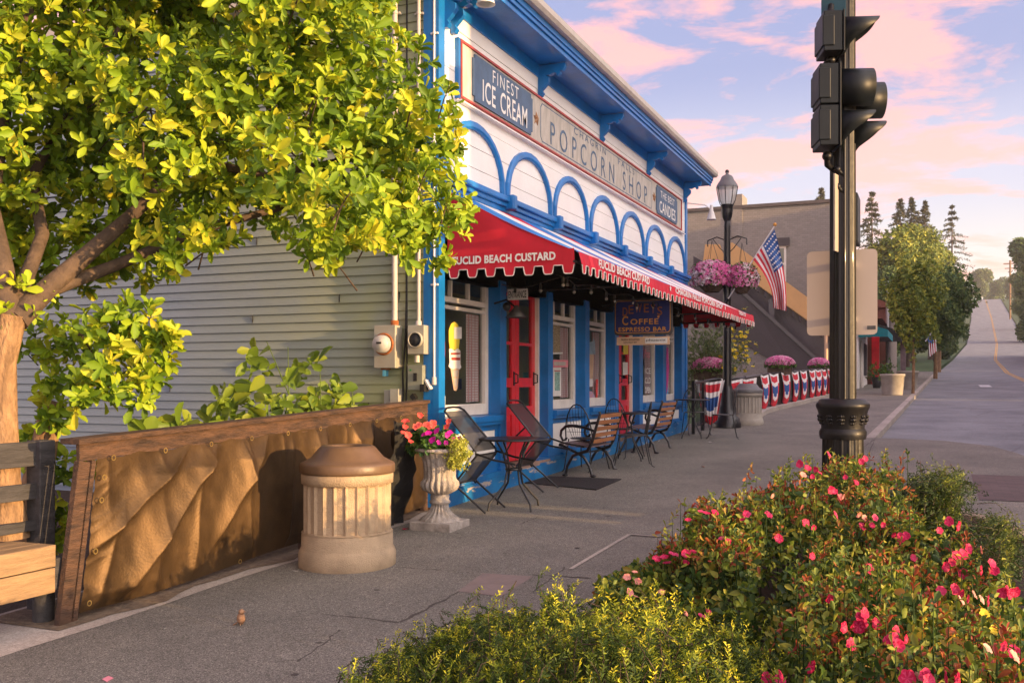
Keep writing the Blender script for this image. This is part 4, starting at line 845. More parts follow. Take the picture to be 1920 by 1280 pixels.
#            y at top, lean, wide side, steep side, height, v from, v to
for y0_, ln, wl, wr, h_, va, vb in ((5.50,1.45,.16,.045,.060,.42,1.),(5.80,.98,.24,.055,.085,.05,1.),(6.40,.85,.20,.05,.060,.25,1.),(5.62,.10,.05,.10,.030,0,1.),(6.08,-.10,.09,.03,.032,0,1.),(6.72,.12,.10,.04,.035,0,.95),(7.20,.35,.20,.05,.055,.0,1.),
                                    (7.62,-.30,.05,.14,.040,.2,1.),(7.95,.45,.18,.05,.055,.1,1.),(8.50,-.25,.05,.16,.045,.2,1.),(8.75,.30,.16,.05,.050,0,1.),(4.98,.35,.06,.03,.022,0,.6),(5.22,.05,.10,.03,.02,0,.5)):
    env = 1/(1+np.exp(-(Vv-va)/.06))*1/(1+np.exp((Vv-vb)/.05)); dsp += h_*crease(Yt-y0_+ln*(1-Vv), wl, wr)*env
for gi, gy in enumerate(gro):
    dsp += .030*crease(Yt-gy+.04*dv, .03+.10*dv, .02+.06*dv)*np.exp(-dv*5)*np.minimum(1, dv*25)
    top -= .028*np.abs(np.sin(math.pi*(Yt-Ya)/.46))/len(gro)
for zc_, sl_ in ((.90,.9),(.80,.5),(.68,1.1),(.58,.4),(.50,.8),(.38,-.3),(.30,.5),(.16,-.5)): dsp += .008*crease(Vv-zc_-U*4.3*sl_, .03, .012)*np.exp(-U*4.3/.13)
dsp += .006*np.sin(Yt*6.3+dv*2)+sum(np.sin(Yt*f1+Vv*f2+ph)*am for f1, f2, ph, am in ((17,5,0,.0018),(31,-13,1,.0012),(47,11,2,.0008)))
Zt = bot+(top-bot)*Vv-.015*np.abs(np.sin(math.pi*(Yt-Ya-.2)/.46))*Vv**6
Xt = FXX+.030+1.25*dsp*(.15+.85*np.minimum(1, dv*6))*np.minimum(1, Vv*9+.15)
VV = np.stack([Xt, Yt, Zt], -1).reshape(-1, 3); I = (np.arange(nu-1)[:, None]*nv+np.arange(nv-1)[None]).ravel()
tarp = nobj('tarpaulin', VV, np.stack([I, I+nv, I+nv+1, I+1], 1), m_tarp, fe, smooth=True)
m_brass = M('brass', (.5,.35,.12), .35, metal=.8)
def grom(y, z, x=FXX+.075):
    vs = [(x+.004*j, y+(.012+.007*(i_ == 1))*math.cos(t), z+(.012+.007*(i_ == 1))*math.sin(t)) for j in (0,) for i_ in (0, 1) for t in [2*math.pi*k/12 for k in range(12)]]
    obj('grommet', MB().add(vs, [(k, (k+1) % 12, 12+(k+1) % 12, 12+k) for k in range(12)]), m_brass, tarp)
for gy in gro: grom(gy, 1.225+(gy-4.6)*.035-.115)
for z in (.24, .55, .86, 1.0): grom(Ya+.135-.15*(1-(z-.18)/.95), z, FXX+.085)
for y in (6.0, 6.9, 7.8): grom(y, zg(y)+.085)
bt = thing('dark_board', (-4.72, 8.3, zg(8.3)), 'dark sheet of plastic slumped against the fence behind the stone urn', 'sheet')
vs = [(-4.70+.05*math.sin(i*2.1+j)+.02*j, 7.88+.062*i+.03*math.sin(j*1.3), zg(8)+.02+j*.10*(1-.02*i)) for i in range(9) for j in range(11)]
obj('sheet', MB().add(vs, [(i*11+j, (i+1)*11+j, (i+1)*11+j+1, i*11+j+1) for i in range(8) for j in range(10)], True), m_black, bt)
ws_ = MB()
for i in range(5): a = PG(770+i*7, 965-6*i); ws_.beam(a+Vector((-.25,.1,.02+.01*i)), a+Vector((.05,.45+.05*i,.03)), .09, .02)
tag(obj('broken_board', ws_, m_rustf), 'splintered brown boards lying on the ground behind the urn', 'boards')

# ------------------------------------------------------------------ park bench at the far left (dark rails, pale seat)
pb_ = thing('park_bench', (-5.0, 4.0, .1), 'dark railed wooden bench with pale timber seat at the left edge', 'bench')
BXX = -5.31
obj('post', MB().box((BXX-.02, 4.60, .08), (BXX+.10, 4.72, 1.22)), m_woodd, pb_, .006); obj('post', MB().box((BXX-.02, 2.3, .05), (BXX+.10, 2.42, 1.15)), m_woodd, pb_, .006)
for z0, z1 in ((1.07, 1.215), (.86, .95), (.66, .715)): obj('rail', MB().box((BXX+.02, 2.2, z0-.01), (BXX+.065, 4.66, z1)), m_woodd, pb_, .004)
obj('seat_end', MB().box((BXX+.06, 4.40, .34), (BXX+.45, 4.50, .53)), m_woodd, pb_, .006)
for i in range(3): obj('seat_board', MB().box((BXX+.09+i*.125, 2.2, .585), (BXX+.208+i*.125, 4.40, .615)), m_woody, pb_, .004)
obj('front_board', MB().box((BXX+.43, 2.2, .485), (BXX+.462, 4.395, .612)), m_woody, pb_, .004); obj('front_board', MB().box((BXX+.43, 2.2, .33), (BXX+.458, 4.395, .478)), m_woody, pb_, .004)
obj('leg', MB().lathe([(.062,0),(.062,.26)], (-5.0, 4.44, .1), 16), m_woodd, pb_); obj('leg', MB().box((BXX+.1, 3.7, .1), (BXX+.25, 3.8, .5)), m_woodd, pb_)

# ------------------------------------------------------------------ fluted litter bins
def bin_(loc, label, mc, ml, s=1.0, n=120):
    t = thing('litter_bin', loc, label, 'litter bin', 'fluted concrete litter bins'); x, y, z = loc; mb = MB()
    r = .345*s; fl = (5, .018*s)
    mb.lathe([(.36*s,-.02),(.372*s,.0),(.375*s,.10),(.365*s,.125),(.36*s,.135),(.352*s,.15),(.35*s,.245),(.342*s,.26)], loc, 64)
    mb.lathe([(.335*s,.262),(.335*s,.265),(.335*s,.27),(.335*s,.62),(.335*s,.635)], loc, n, (5, .018*s), (.266, .62), smooth=False)
    mb.lathe([(.335*s,.262),(.352*s,.262),(.342*s,.26)], loc, 64)
    mb.lathe([(.335*s,.635),(.352*s,.637),(.354*s,.70),(.35*s,.715),(.30*s,.715)], loc, 64); obj('body', mb, mc, t)
    ld = MB().lathe([(.30*s,.70),(.362*s,.715),(.366*s,.73),(.366*s,.775),(.358*s,.79),(.335*s,.80),(.28*s,.83),(.225*s,.895),(.205*s,.915),(.19*s,.922),(.12*s,.918),(.115*s,.86),(.0,.86)], loc, 64); obj('lid', ld, ml, t)
    return t
bin_((-4.16, 6.54, zg(6.54)), 'sunlit cream concrete litter bin with brown lid in front of the fence', m_conc, m_canlid)
b_ = PG(1398, 796); bin_((b_.x, b_.y+.25, zg(b_.y+.25)), 'grey litter bin with dark domed lid beside the lamp post', m_concg, m_lidg, .93)

# ------------------------------------------------------------------ stone urn with flowers
UL = (-4.22, 8.22, zg(8.22)); ur = thing('stone_urn', UL, 'weathered fluted stone urn on a square foot by the fence end', 'urn')
obj('foot', MB().box((UL[0]-.21, UL[1]-.21, UL[2]-.01), (UL[0]+.21, UL[1]+.21, UL[2]+.075)), m_stone, ur, .008)
NF = 18*6
def gad(prof):   # lathe with rounded ribs
    vs = []; n = NF
    for r, z, amp in prof:
        for k_ in range(n): a = 2*math.pi*k_/n; rr = r*(1-amp*(1-abs(math.sin(9*a)))); vs.append((UL[0]+rr*math.cos(a), UL[1]+rr*math.sin(a), UL[2]+z))
    return MB().add(vs, [(i*n+k_, i*n+(k_+1) % n, (i+1)*n+(k_+1) % n, (i+1)*n+k_) for i in range(len(prof)-1) for k_ in range(n)], True)
obj('stem', gad([(.19,.075,0),(.185,.095,.05),(.14,.125,.14),(.10,.165,.18),(.085,.20,.2),(.08,.225,.05),(.095,.235,0),(.10,.25,0),(.085,.27,0),(.09,.30,0),(.08,.32,0)]), m_stone, ur)
obj('bowl', gad([(.07,.31,0),(.11,.33,.12),(.165,.36,.2),(.185,.40,.2),(.178,.435,.15),(.155,.46,.1),(.15,.48,.07),(.152,.56,.07),(.165,.64,.07),(.185,.69,.04),(.20,.71,0),(.235,.72,0),(.24,.735,0),(.225,.75,0),(.19,.75,0),(.18,.70,0),(0,.69,0)]), m_stone, ur)
fp = thing('flowering_plant', (UL[0], UL[1], UL[2]+.7), 'coral and magenta impatiens growing in the stone urn', 'flowers')
n = 150; q = rng.normal(0, 1, (n, 3)); q = unit(q)*rng.uniform(.5, 1, (n, 1)); q[:, 2] = np.abs(q[:, 2]); base = np.array([UL[0]-.07, UL[1], UL[2]+.74])+q*np.array([.26,.24,.20])
V, F, r_ = clusters(base, q+np.array([[.2,-.3,.5]]), 5, .075, .6, (40, 90), .3); nobj('leaves', V, F, g_plant, fp, r_)
def blossoms(par, pts, mats, size, name='blossom', k=5, nn=None):
    protos = {}
    for i, (p, mi) in enumerate(pts):
        v = (mi, i % 3)
        nv_ = np.array([[.45, -.55, .5]])+rng.normal(0, .35, (1, 3)) if nn is None else nn
        V, F, r_ = merge([flowers(np.zeros((1, 3)), size*(1-.25*j), k, np.array([rng.uniform(0, 1)]), unit(nv_)) for j in range(3)])
        if v not in protos:
            rl = np.array(rootloc(par)); o = nobj(name, V+np.array(p), F, mats[mi], par, r_)
            # keep mesh reusable: centre it on its own origin
            me = o.data; o2 = bpy.data.meshes.new(name); bpy.data.meshes.remove(o2)
            co = np.empty(len(me.vertices)*3, np.float32); me.vertices.foreach_get('co', co); co = co.reshape(-1, 3); c_ = np.array(p)-rl
            me.vertices.foreach_set('co', (co-c_).astype(np.float32).ravel()); o.location = tuple(c_); protos[v] = o
        else:
            o = protos[v].copy(); C.objects.link(o); o.parent = par; o.location = tuple(np.array(p)-np.array(rootloc(par)))
        o.rotation_euler = (random.uniform(-.4, .4), random.uniform(-.4, .4), random.uniform(-.6, .6)); o.scale = (random.uniform(.75, 1.2),)*3
bl = []
for x, y, m_ in [(761,790,0),(778,800,0),(785,797,0),(757,812,0),(770,828,0),(800,797,0),(805,800,0),(788,778,0),(842,790,0),(838,800,0),(765,815,0),(812,795,0),(803,813,1),(820,808,1),(838,815,1),(843,812,1),(862,822,1),(848,825,1),(822,830,1),(812,825,1),(836,830,1),(795,815,1),(760,800,0)]:
    bl.append((P(x, y, 9.05-.12*random.random()), m_))
blossoms(fp, bl, [f_pink, f_mag], .034)
cp = thing('creeping_plant', (UL[0]+.2, UL[1]-.05, UL[2]+.6), 'lime green trailing creeper spilling over the rim of the urn', 'plant')
pts = PP(rng.normal(860, 12, 420), rng.uniform(820, 880, 420), rng.normal(9.02, .07, 420)); px_, py_, _ = project(pts); kp = ((px_-858)/28)**2+((py_-850)/32)**2 < 1
V, F, r_ = clusters(pts[kp], rng.normal(0, 1, (kp.sum(), 3))+np.array([[.2,-.3,.3]]), 6, .022, .8, (30, 90), .4, simple=True); nobj('leaves', V, F, g_creep, cp, r_)

# ------------------------------------------------------------------ cafe tables, tipped sling chairs, benches, wire chairs
def table(x, y, r, h, label, thick=.022, curvy=True):
    z = zg(y); t = thing('cafe_table', (x, y, z), label, 'table', 'round black cafe tables outside the shop')
    obj('tabletop', MB().lathe([(0,h-.004),(r-.02,h-.004),(r,h-.008),(r,h-thick),(r-.015,h-thick-.004),(0,h-thick-.004)], (x, y, z), 40), m_iron, t)
    for k_ in range(4):
        a = math.pi/4+k_*math.pi/2+.2; c_, s_ = math.cos(a), math.sin(a)
        pr = [(.6*r,h-.02),(.35*r,h-.16),(.22*r,h-.33),(.30*r,h-.48),(.62*r,h-.60),(.82*r,h-.67),(.86*r,0)] if curvy else [(.75*r,0),(.72*r,.05),(.25*r,.30),(.1*r,h-.2),(.35*r,h-.02)]
        obj('leg', MB().tube([(x+c_*a_, y+s_*a_, z+b_) for a_, b_ in pr], .011, 8), m_iron, t)
    obj('ring', MB().lathe([(.24*r,h-.34),(.25*r,h-.33),(.24*r,h-.32)], (x, y, z), 24), m_iron, t); return t
table(-4.02, 9.52, .37, .745, 'cafe table with curved legs between the two tipped mesh chairs')
table(-4.20, 14.45, .36, .73, 'cafe table between the two wooden slatted benches', curvy=False)
table(-4.17, 18.55, .34, .745, 'cafe table at the far end of the shop beside the wire chairs', curvy=False)
ch = thing('mesh_chair', (0, 0, 0), 'x', 'chair', 'mesh sling chairs tipped forward against the shop front')
W2 = .25
for s_ in (-1, 1):
    obj('frame', MB().tube([(.0,s_*W2,0),(.04,s_*W2,.42),(.06,s_*W2,.445),(.42,s_*W2,.40),(.46,s_*W2,.43),(.60,s_*(W2-.02),.95)], .0115, 8), m_iron, ch)
    obj('leg', MB().tube([(.60,s_*W2,0),(.50,s_*W2,.22),(.44,s_*W2,.42)], .011, 8), m_iron, ch)
    obj('arm', MB().tube([(.50,s_*W2,.60),(.30,s_*(W2+.03),.645),(.06,s_*(W2+.03),.63),(.02,s_*W2,.42)], .011, 8), m_iron, ch)
obj('backrest', MB().add([(.455+.14*t, s_*(W2-.012), .43+.52*t) for t in (0,.33,.66,1) for s_ in (-1, 1)], [(2*i,2*i+1,2*i+3,2*i+2) for i in range(3)], True), m_sling, ch)
obj('seat', MB().add([(.05+.37*t, s_*(W2-.012), .443-.043*t-.015*math.sin(math.pi*t)) for t in (0,.33,.66,1) for s_ in (-1, 1)], [(2*i,2*i+1,2*i+3,2*i+2) for i in range(3)], True), m_sling, ch)
obj('rail', MB().tube([(.60,-W2+.02,.95),(.615,-.15,.985),(.62,0,.99),(.615,.15,.985),(.60,W2-.02,.95)], .0115, 8).tube([(.05,-W2,.44),(.05,W2,.44)], .010, 8).tube([(.43,-W2,.40),(.43,W2,.40)], .010, 8), m_iron, ch)
ch.rotation_euler = (0, -R(57), 0); ch.location = (-4.13, 9.30, zg(9.3)+.01); ch['label'] = 'tipped black mesh chair nearest the flower urn'
c2 = copy_tree(ch); c2.location = (-4.13, 10.92, zg(10.9)+.01); c2['label'] = 'tipped black mesh chair leaning in front of the red door'
# cast iron bench facing the wall (-X); local origin at near back foot line
be = thing('slatted_bench', (0, 0, 0), 'x', 'bench', 'iron benches with wooden slats facing the shop')
BL = .98
for yy in (0, BL):
    obj('end_frame', MB().tube([(.0,yy,0),(-.02,yy,.03),(-.05,yy,.14),(-.13,yy,.26),(-.20,yy,.30),(-.28,yy,.27),(-.36,yy,.13),(-.38,yy,.02),(-.39,yy,0)], [.026,.02,.02,.02,.022,.02,.02,.018,.024], 8)
        .tube([(-.20,yy,.30),(-.08,yy,.34),(-.02,yy,.44),(.02,yy,.58),(.07,yy,.74),(.10,yy,.83),(.085,yy,.85)], [.022,.022,.022,.02,.018,.016,.02], 8)
        .tube([(-.20,yy,.30),(-.32,yy,.35),(-.42,yy,.40),(-.47,yy,.415)], [.02,.018,.018,.022], 8)
        .ball((0,yy,.015), .035, sq=(1.3,1,.5)).ball((-.39,yy,.015), .032, sq=(1.3,1,.5)), m_iron, be)
    obj('armrest', MB().tube([(.02,yy,.60),(-.12,yy,.645),(-.28,yy,.665),(-.38,yy,.655),(-.44,yy,.60),(-.45,yy,.53),(-.42,yy,.47),(-.38,yy,.48),(-.37,yy,.51)], [.016,.019,.02,.02,.019,.018,.017,.016,.02], 8), m_iron, be)
for i in range(5):
    t = i/4; z = .46+.33*t; x = -.008+.095*t; obj('back_slat', MB().beam((x,.02,z), (x,BL-.02,z), .016, .054, (.25,0,1)), m_slat, be, .003)
for i in range(6):
    t = i/5; obj('seat_slat', MB().beam((-.08-.36*t,.02,.385+.04*t*t), (-.08-.36*t,BL-.02,.385+.04*t*t), .052, .018), m_cush, be, .003)
obj('stretcher', MB().tube([(-.20,0,.295),(-.20,BL,.295)], .010), m_iron, be)
be.location = (-4.06, 12.28, zg(12.5)+.0); be['label'] = 'nearer wooden slatted bench with black scrolled iron arms'
b2_ = copy_tree(be); b2_.location = (-4.07, 15.55, zg(15.6)); b2_['label'] = 'farther wooden slatted bench with black iron ends'
wc = thing('wire_chair', (0, 0, 0), 'x', 'chair', 'black wrought wire chairs by the shop')
for s_ in (-1, 1):
    obj('leg', MB().tube([(.18,s_*.17,.44),(.22,s_*.20,.2),(.27,s_*.22,.02),(.31,s_*.22,.0)], .008, 6), m_iron, wc); obj('leg', MB().tube([(-.18,s_*.17,.44),(-.22,s_*.19,.2),(-.26,s_*.2,.02),(-.30,s_*.2,.0)], .008, 6), m_iron, wc)
obj('seat', MB().lathe([(.21,.435),(.22,.445),(.21,.452),(0,.447)], (0,0,0), 24), m_iron2, wc)
arc = [(-.19-.06*math.sin(t)*1.3, .21*math.cos(t), .44+.48*math.sin(t)) for t in [math.pi*k_/12 for k_ in range(13)]]
obj('back_frame', MB().tube(arc, .009, 6), m_iron, wc); wr = MB()
for k_ in range(1, 9): yy = -.21+.42*k_/9; h = .48*math.sqrt(1-(yy/.21)**2); wr.tube([(-.19,yy*.6,.44),(-.19-.05*h/.48,yy,.44+h*.6),(-.19-.078*h/.48,yy,.44+h)], .0032, 4)
for k_ in (1, 2, 3): z_ = .10*k_; wr.tube([(-.2-.02*k_, -.20+.02*k_, .44+z_), (-.2-.02*k_, .20-.02*k_, .44+z_)], .003, 4)
obj('back_wires', wr, m_iron, wc)
spots = [((-4.42, 13.05), R(80), 'round backed wire chair just behind the nearer bench'), ((-4.42, 14.85), R(75), 'round backed wire chair in front of the far red door'), ((-3.62, 18.75), R(190), 'wire chair standing out on the pavement nearest the grey bin'), ((-4.30, 19.45), R(-60), 'wire chair close to the far corner of the shop'), ((-3.95, 13.75), R(200), 'wire chair tucked under the table between the benches')]
for i, ((x, y), rz, l) in enumerate(spots):
    o = wc if i == 0 else copy_tree(wc); o.location = (x, y, zg(y)); o.rotation_euler = (0, 0, rz); o['label'] = l
mt_ = MB(); q = [PG(*p) for p in ((984,905),(1030,893),(1165,898),(1118,918))]
mt_.add([v+Vector((0,0,.004)) for v in q]+[v+Vector((0,0,.016)) for v in q], [(4,5,6,7),(0,1,5,4),(1,2,6,5),(2,3,7,6),(3,0,4,7)]); tag(obj('door_mat', mt_, m_mat), 'black rubber mat on the pavement in front of the near red door', 'door mat')

# ------------------------------------------------------------------ traffic signal pole
PL = Vector((-.705, 9.04, zg(9.04))); sp_ = thing('signal_pole', PL, 'glossy black fluted pole on a flared ornate base in the flower bed', 'pole')
def fl(prof, n=24, per=4, dep=.012, c=None): return MB().lathe(prof, c or PL, n*per, (per, dep), (-99, 99), smooth=True)
Z = lambda y: HC+(HY-y)/FP*8.6-PL.z
obj('base', fl([(.185,0),(.178,.3),(.172,Z(822))], 16, 6, .016).lathe([(.19,Z(822)),(.198,Z(815)),(.198,Z(808)),(.185,Z(803))], PL, 48), m_pole, sp_)
obj('capital', MB().lathe([(.180,Z(804)),(.182,Z(795)),(.20,Z(778)),(.212,Z(768)),(.222,Z(764)),(.226,Z(759)),(.218,Z(755)),(.205,Z(753)),(.20,Z(749)),(.18,Z(747)),(.1,Z(747))], PL, 48), m_pole, sp_)
orn = MB()
for k_ in range(12):
    a = 2*math.pi*k_/12; 
    for dz, rr in ((0,.022),(.03,.016),(-.03,.016)):
        for da in (-.09, 0, .09): orn.ball((PL.x+(.192+dz*.3)*math.cos(a+da), PL.y+(.192+dz*.3)*math.sin(a+da), PL.z+Z(786)+dz), rr*(1 if da == 0 else .7), 8, 5)
obj('ornament', orn, m_pole, sp_)
obj('shaft', fl([(.112,Z(748)),(.108,Z(300)),(.104,Z(-120))], 14, 6, .014), m_pole, sp_)
def pz(px, py, dy=0): v = PY(px, py, PL.y+dy); return v
SXB = pz(1556, 700).x
pd = thing('street_name_plate', pz(1566, 400, -.14), 'narrow beige sign seen nearly edge on, strapped to the black pole', 'sign')
a, b = pz(1564, 325, -.16), pz(1576, 492, -.16); 
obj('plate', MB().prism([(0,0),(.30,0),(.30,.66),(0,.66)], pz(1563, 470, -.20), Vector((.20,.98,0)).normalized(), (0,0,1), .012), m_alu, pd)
obj('lettering', MB().prism([(0,0),(.04,0),(.04,.44),(0,.44)], pz(1565, 450, -.205), Vector((.20,.98,0)).normalized(), (0,0,1), .002), m_iron2, pd)
cl = MB(); 
for yy in (318, 350): q = pz(1570, yy, -.1); cl.tube([q, q+Vector((.05,.02,-.05)), q+Vector((.06,.1,-.10))], .02, 8).ball(q, .032)
obj('clamp', cl, m_pole, pd)
sb = thing('road_sign', pz(1579, 550, .16), 'large blank back of a road sign mounted behind the black pole', 'road sign')
x0, x1 = pz(1513, 550, .15).x, pz(1645, 550, .15).x; z0, z1 = pz(1580, 628, .15).z, pz(1580, 469, .15).z
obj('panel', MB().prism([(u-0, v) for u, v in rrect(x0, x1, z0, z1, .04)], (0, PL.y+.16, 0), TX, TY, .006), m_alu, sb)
obj('bracket', MB().box((PL.x-.1, PL.y+.09, z1-.15), (PL.x+.1, PL.y+.154, z1-.11)).box((PL.x-.1, PL.y+.09, z0+.12), (PL.x+.1, PL.y+.154, z0+.16)), m_gal, sb)
obj('sticker', MB().box((pz(1626, 612, .15).x, PL.y+.150, pz(1600, 618, .15).z), (pz(1642, 612, .15).x, PL.y+.153, pz(1600, 611, .15).z)), m_iron2, sb)
q = PY(1549, 735, 39.0); q.z = zg(39); p2 = thing('thin_post', q, 'thin yellow lit post rising behind the road sign', 'post'); obj('tube', MB().tube([q, PY(1549, 560, 39.0)], .07, 10), m_tan, p2)
def visor(c, r, L, mat, cut, par, name='visor'):   # tube along +X
    n = 28; vs = []; st = []
    yawv = Vector((.95, .31, 0)); sd = Vector((-.31, .95, 0))
    for i in range(2):
        for k_ in range(n+1):
            a = -math.pi/2+2*math.pi*k_/n if cut else 2*math.pi*k_/n
            f_ = (1-abs(math.sin(a/2-math.pi/4))**1) if cut else 1
            hgt = (math.sin(a)+1)/2; hs_ = hgt*hgt*(3-2*hgt); ext = L if not cut else L*(.10+.90*hs_)
            if i == 0: ext = 0
            vs.append(c+yawv*ext+sd*(r*math.cos(a))+Vector((0, 0, r*math.sin(a))))
    f2 = [(k_, k_+1, n+1+k_+1, n+1+k_) for k_ in range(n)]
    o = obj(name, MB().add(vs, f2, True), mat, par); s = o.modifiers.new('s', 'SOLIDIFY'); s.thickness = .006; return o
def head(name, cx, ys, label, lenses, dy=-.17, sw=.30, back=0):
    c0 = pz(cx, ys[0], dy); t = thing(name, c0, label, 'traffic light', 'traffic signal heads on the black pole'); yawv = Vector((.95,.31,0)); sd = Vector((-.31,.95,0))
    for yv, ln, cut in lenses:
        c = pz(cx, yv, dy); h = .355
        obj('housing', MB().prism([(-sw/2,-h/2+.008),(sw/2,-h/2+.008),(sw/2,h/2-.008),(-sw/2,h/2-.008)], c-yawv*.16, sd, (0,0,1), .155).prism([(-sw/2-.012,-h/2+.05),(sw/2+.012,-h/2+.05),(sw/2+.012,h/2-.05),(-sw/2-.012,h/2-.05)], c-yawv*.172, sd, (0,0,1), .10), m_sig, t, .008)
        obj('door', MB().prism([(-sw/2-.008,-h/2),(sw/2+.008,-h/2),(sw/2+.008,h/2),(-sw/2-.008,h/2)], c, sd, (0,0,1), .014), m_sig, t, .004)
        vs = [c+yawv*.016+sd*(.135*math.cos(a))+Vector((0,0,.135*math.sin(a))) for a in [2*math.pi*k_/24 for k_ in range(24)]]; obj('lens', MB().add(vs, [tuple(range(24))]), ln, t)
        visor(c+yawv*.014, .156, .31 if cut else .29, m_sig, cut, t)
    for yv, s_ in ((ys[0], 1), (ys[1], -1)):
        q = pz(cx-4, yv, dy); obj('fitting', MB().tube([q+Vector((-.05,0,0)), q+Vector((-.05,.02,.07*s_)), q+Vector((-.0,.14,.10*s_))], .026, 8).ball(q+Vector((-.05,0,0)), .042), m_pole, t)
    return t
head('traffic_light', 1573, (24, 112), 'single section signal head highest on the black pole', [(68, m_lensr, True)])
head('traffic_light', 1566, (122, 292), 'two section signal head facing right below the single one', [(165, m_lensy, False), (242, m_lensg, True)])
head('traffic_light', 1588, (150, 302), 'signal head half hidden behind the front two section one', [(190, m_lensy, False), (262, m_lensg, True)], dy=.12)
hb = thing('signal_backplate', pz(1562, 15, -.1), 'dark teal plate at the very top of the black pole', 'sign'); obj('plate', MB().box((pz(1540,20,-.14).x, PL.y-.15, pz(1540,40,-.14).z), (pz(1586,20,-.14).x, PL.y-.13, pz(1540,-60,-.14).z)), M('teal_plate', (.008,.05,.07), .35), hb)
pdh = thing('pedestrian_signal', pz(1602, 410, .05), 'black pedestrian signal box on the right side of the pole', 'pedestrian signal')
a, b = pz(1595, 455, .05), pz(1609, 362, .05); obj('box', MB().box((a.x, PL.y, a.z), (b.x, PL.y+.36, b.z)), m_sig, pdh, .01); obj('bracket', MB().box((PL.x, PL.y-.02, a.z+.15), (a.x, PL.y+.03, a.z+.19)), m_pole, pdh)

# ------------------------------------------------------------------ planting bed in the corner island
bedk = [(.92,.8),(.90,4),(.86,7),(.72,8.6),(.35,9.7),(-.25,10.25),(-.95,10.2),(-1.45,9.6),(-1.62,8.2),(-1.66,5.5),(-1.7,2.6),(-1.75,.8)]
mb = MB(); cpn = (-.5, 5.5); mb.add([(x*.985, y, zg(y)+.05) for x, y in bedk]+[(cpn[0], cpn[1], zg(cpn[1])+.16)], [(i, (i+1) % len(bedk), len(bedk)) for i in range(len(bedk))]); o = obj('soil', mb, m_soil); o['kind'] = 'structure'
kb = MB(); 
def kpt(x, y, s_, h): v = Vector((x-cpn[0], (y-cpn[1])*.5, 0)).normalized(); return (x+v.x*s_, y+v.y*s_, zg(y)+h)
fine = []
for (a, b) in zip(bedk, bedk[1:]):
    for t in range(5): fine.append((a[0]+(b[0]-a[0])*t/5, a[1]+(b[1]-a[1])*t/5))
fine.append(bedk[-1]); vs = []
for x, y in fine: vs += [kpt(x, y, -.01, 0), kpt(x, y, 0, .125), kpt(x, y, .02, .14), kpt(x, y, .15, .14), kpt(x, y, .165, .125), kpt(x, y, .175, -.02)]
kb.add(vs, [(i*6+j, i*6+j+1, (i+1)*6+j+1, (i+1)*6+j) for i in range(len(fine)-1) for j in range(5)])
tag(obj('bed_kerb', kb, speck('pebbled_kerb', (.34,.26,.17), (.20,.15,.10), (.50,.42,.30), fine=110)), 'low pebbled concrete kerb curving round the rose bed', 'kerb')
def fill(n, xr, yr, hmax, poly, hmin=.1, zc=.5):
    out = []; 
    while sum(len(o) for o in out) < n:
        m_ = n*4; x = rng.uniform(*xr, m_); y = rng.uniform(*yr, m_)
        ex_ = np.minimum(np.minimum(x-xr[0], xr[1]-x)/.35, np.minimum(y-yr[0], yr[1]-y)/.5); hh = hmax*np.clip(.45+.55*np.clip(ex_, 0, 1), 0, 1)*(1+.14*np.sin(x*5.1+y*2.2)+.10*np.sin(y*6.3-x*3))
        z = .0284*y+hmin+(hh-hmin)*rng.uniform(0, 1, m_)**zc; Q = np.stack([x, y, z], 1); u, v, _ = project(Q); k_ = inpoly(u, v, poly); out.append(Q[k_])
        if len(out) > 40: break
    return np.concatenate(out)[:n]
def yew(name, loc, label, tips, mat, L=.16, nn=34, nl=.020, nw=.0035, grp=None, updir=(.1,-.1,.8)):
    t = thing(name, loc, label, 'shrub', grp); n0 = len(tips); hz_ = tips[:, 2]-.0284*tips[:, 1]; tp_ = tips[hz_ > np.quantile(hz_, .55)]; ld = tp_[rng.choice(len(tp_), n0//9, replace=False)]+np.stack([rng.uniform(-.03,.06,n0//9), rng.uniform(-.05,.05,n0//9), rng.uniform(.02,.13,n0//9)**1.0], 1)
    tips = np.concatenate([tips, ld]); n = len(tips)
    d = unit(rng.normal(0, .55, (n, 3))*np.where(np.arange(n) < n0, 1, .5)[:, None]+np.array([updir])); Ls = L*rng.uniform(.6, 1.3, n)*np.where(np.arange(n) < n0, 1, 1.5); start = tips-d*Ls[:, None]
    bend = unit(np.cross(d, rng.normal(0, 1, (n, 3))))*Ls[:, None]*.18
    tt = np.linspace(.05, 1, nn); 
    pos = start[:, None]+d[:, None]*(Ls[:, None]*tt)[..., None]+bend[:, None]*(tt*(1-tt)*4)[None, :, None]
    side = unit(np.cross(d, rng.normal(0, .35, (n, 3))+np.array([[0, 0, 1.]]))); sgn = np.where(np.arange(nn) % 2, 1., -1.)
    nd_ = side[:, None]*sgn[None, :, None]*.8+d[:, None]*.75+rng.normal(0, .28, (n, nn, 3)); up = np.cross(np.repeat(d, nn, 0), nd_.reshape(-1, 3))+rng.normal(0, .3, (n*nn, 3))
    NL = nl*(1.1-.45*tt[None])*rng.uniform(.8, 1.2, (n, nn)); V, F, m_ = leafverts(pos.reshape(-1, 3), nd_.reshape(-1, 3), up, NL.ravel(), np.full(n*nn, nw), True)
    bright = rng.uniform(0, 1, n) ** 1.3+np.where(np.arange(n) < n0, 0, .25); r = np.clip((tt[None]**2.2)*(.35+.9*bright[:, None])+rng.normal(0, .06, (n, nn)), 0, 1)
    nobj('foliage', V, F, mat, t, np.repeat(r.ravel(), m_)); st = MB()
    for i in range(0, n, 3): st.tube([start[i], start[i]+d[i]*Ls[i]*.5+bend[i], start[i]+d[i]*Ls[i]*.9], [.0022, .0018, .001], 4, False)
    o = obj('stems', st, m_trunkd, t); return t
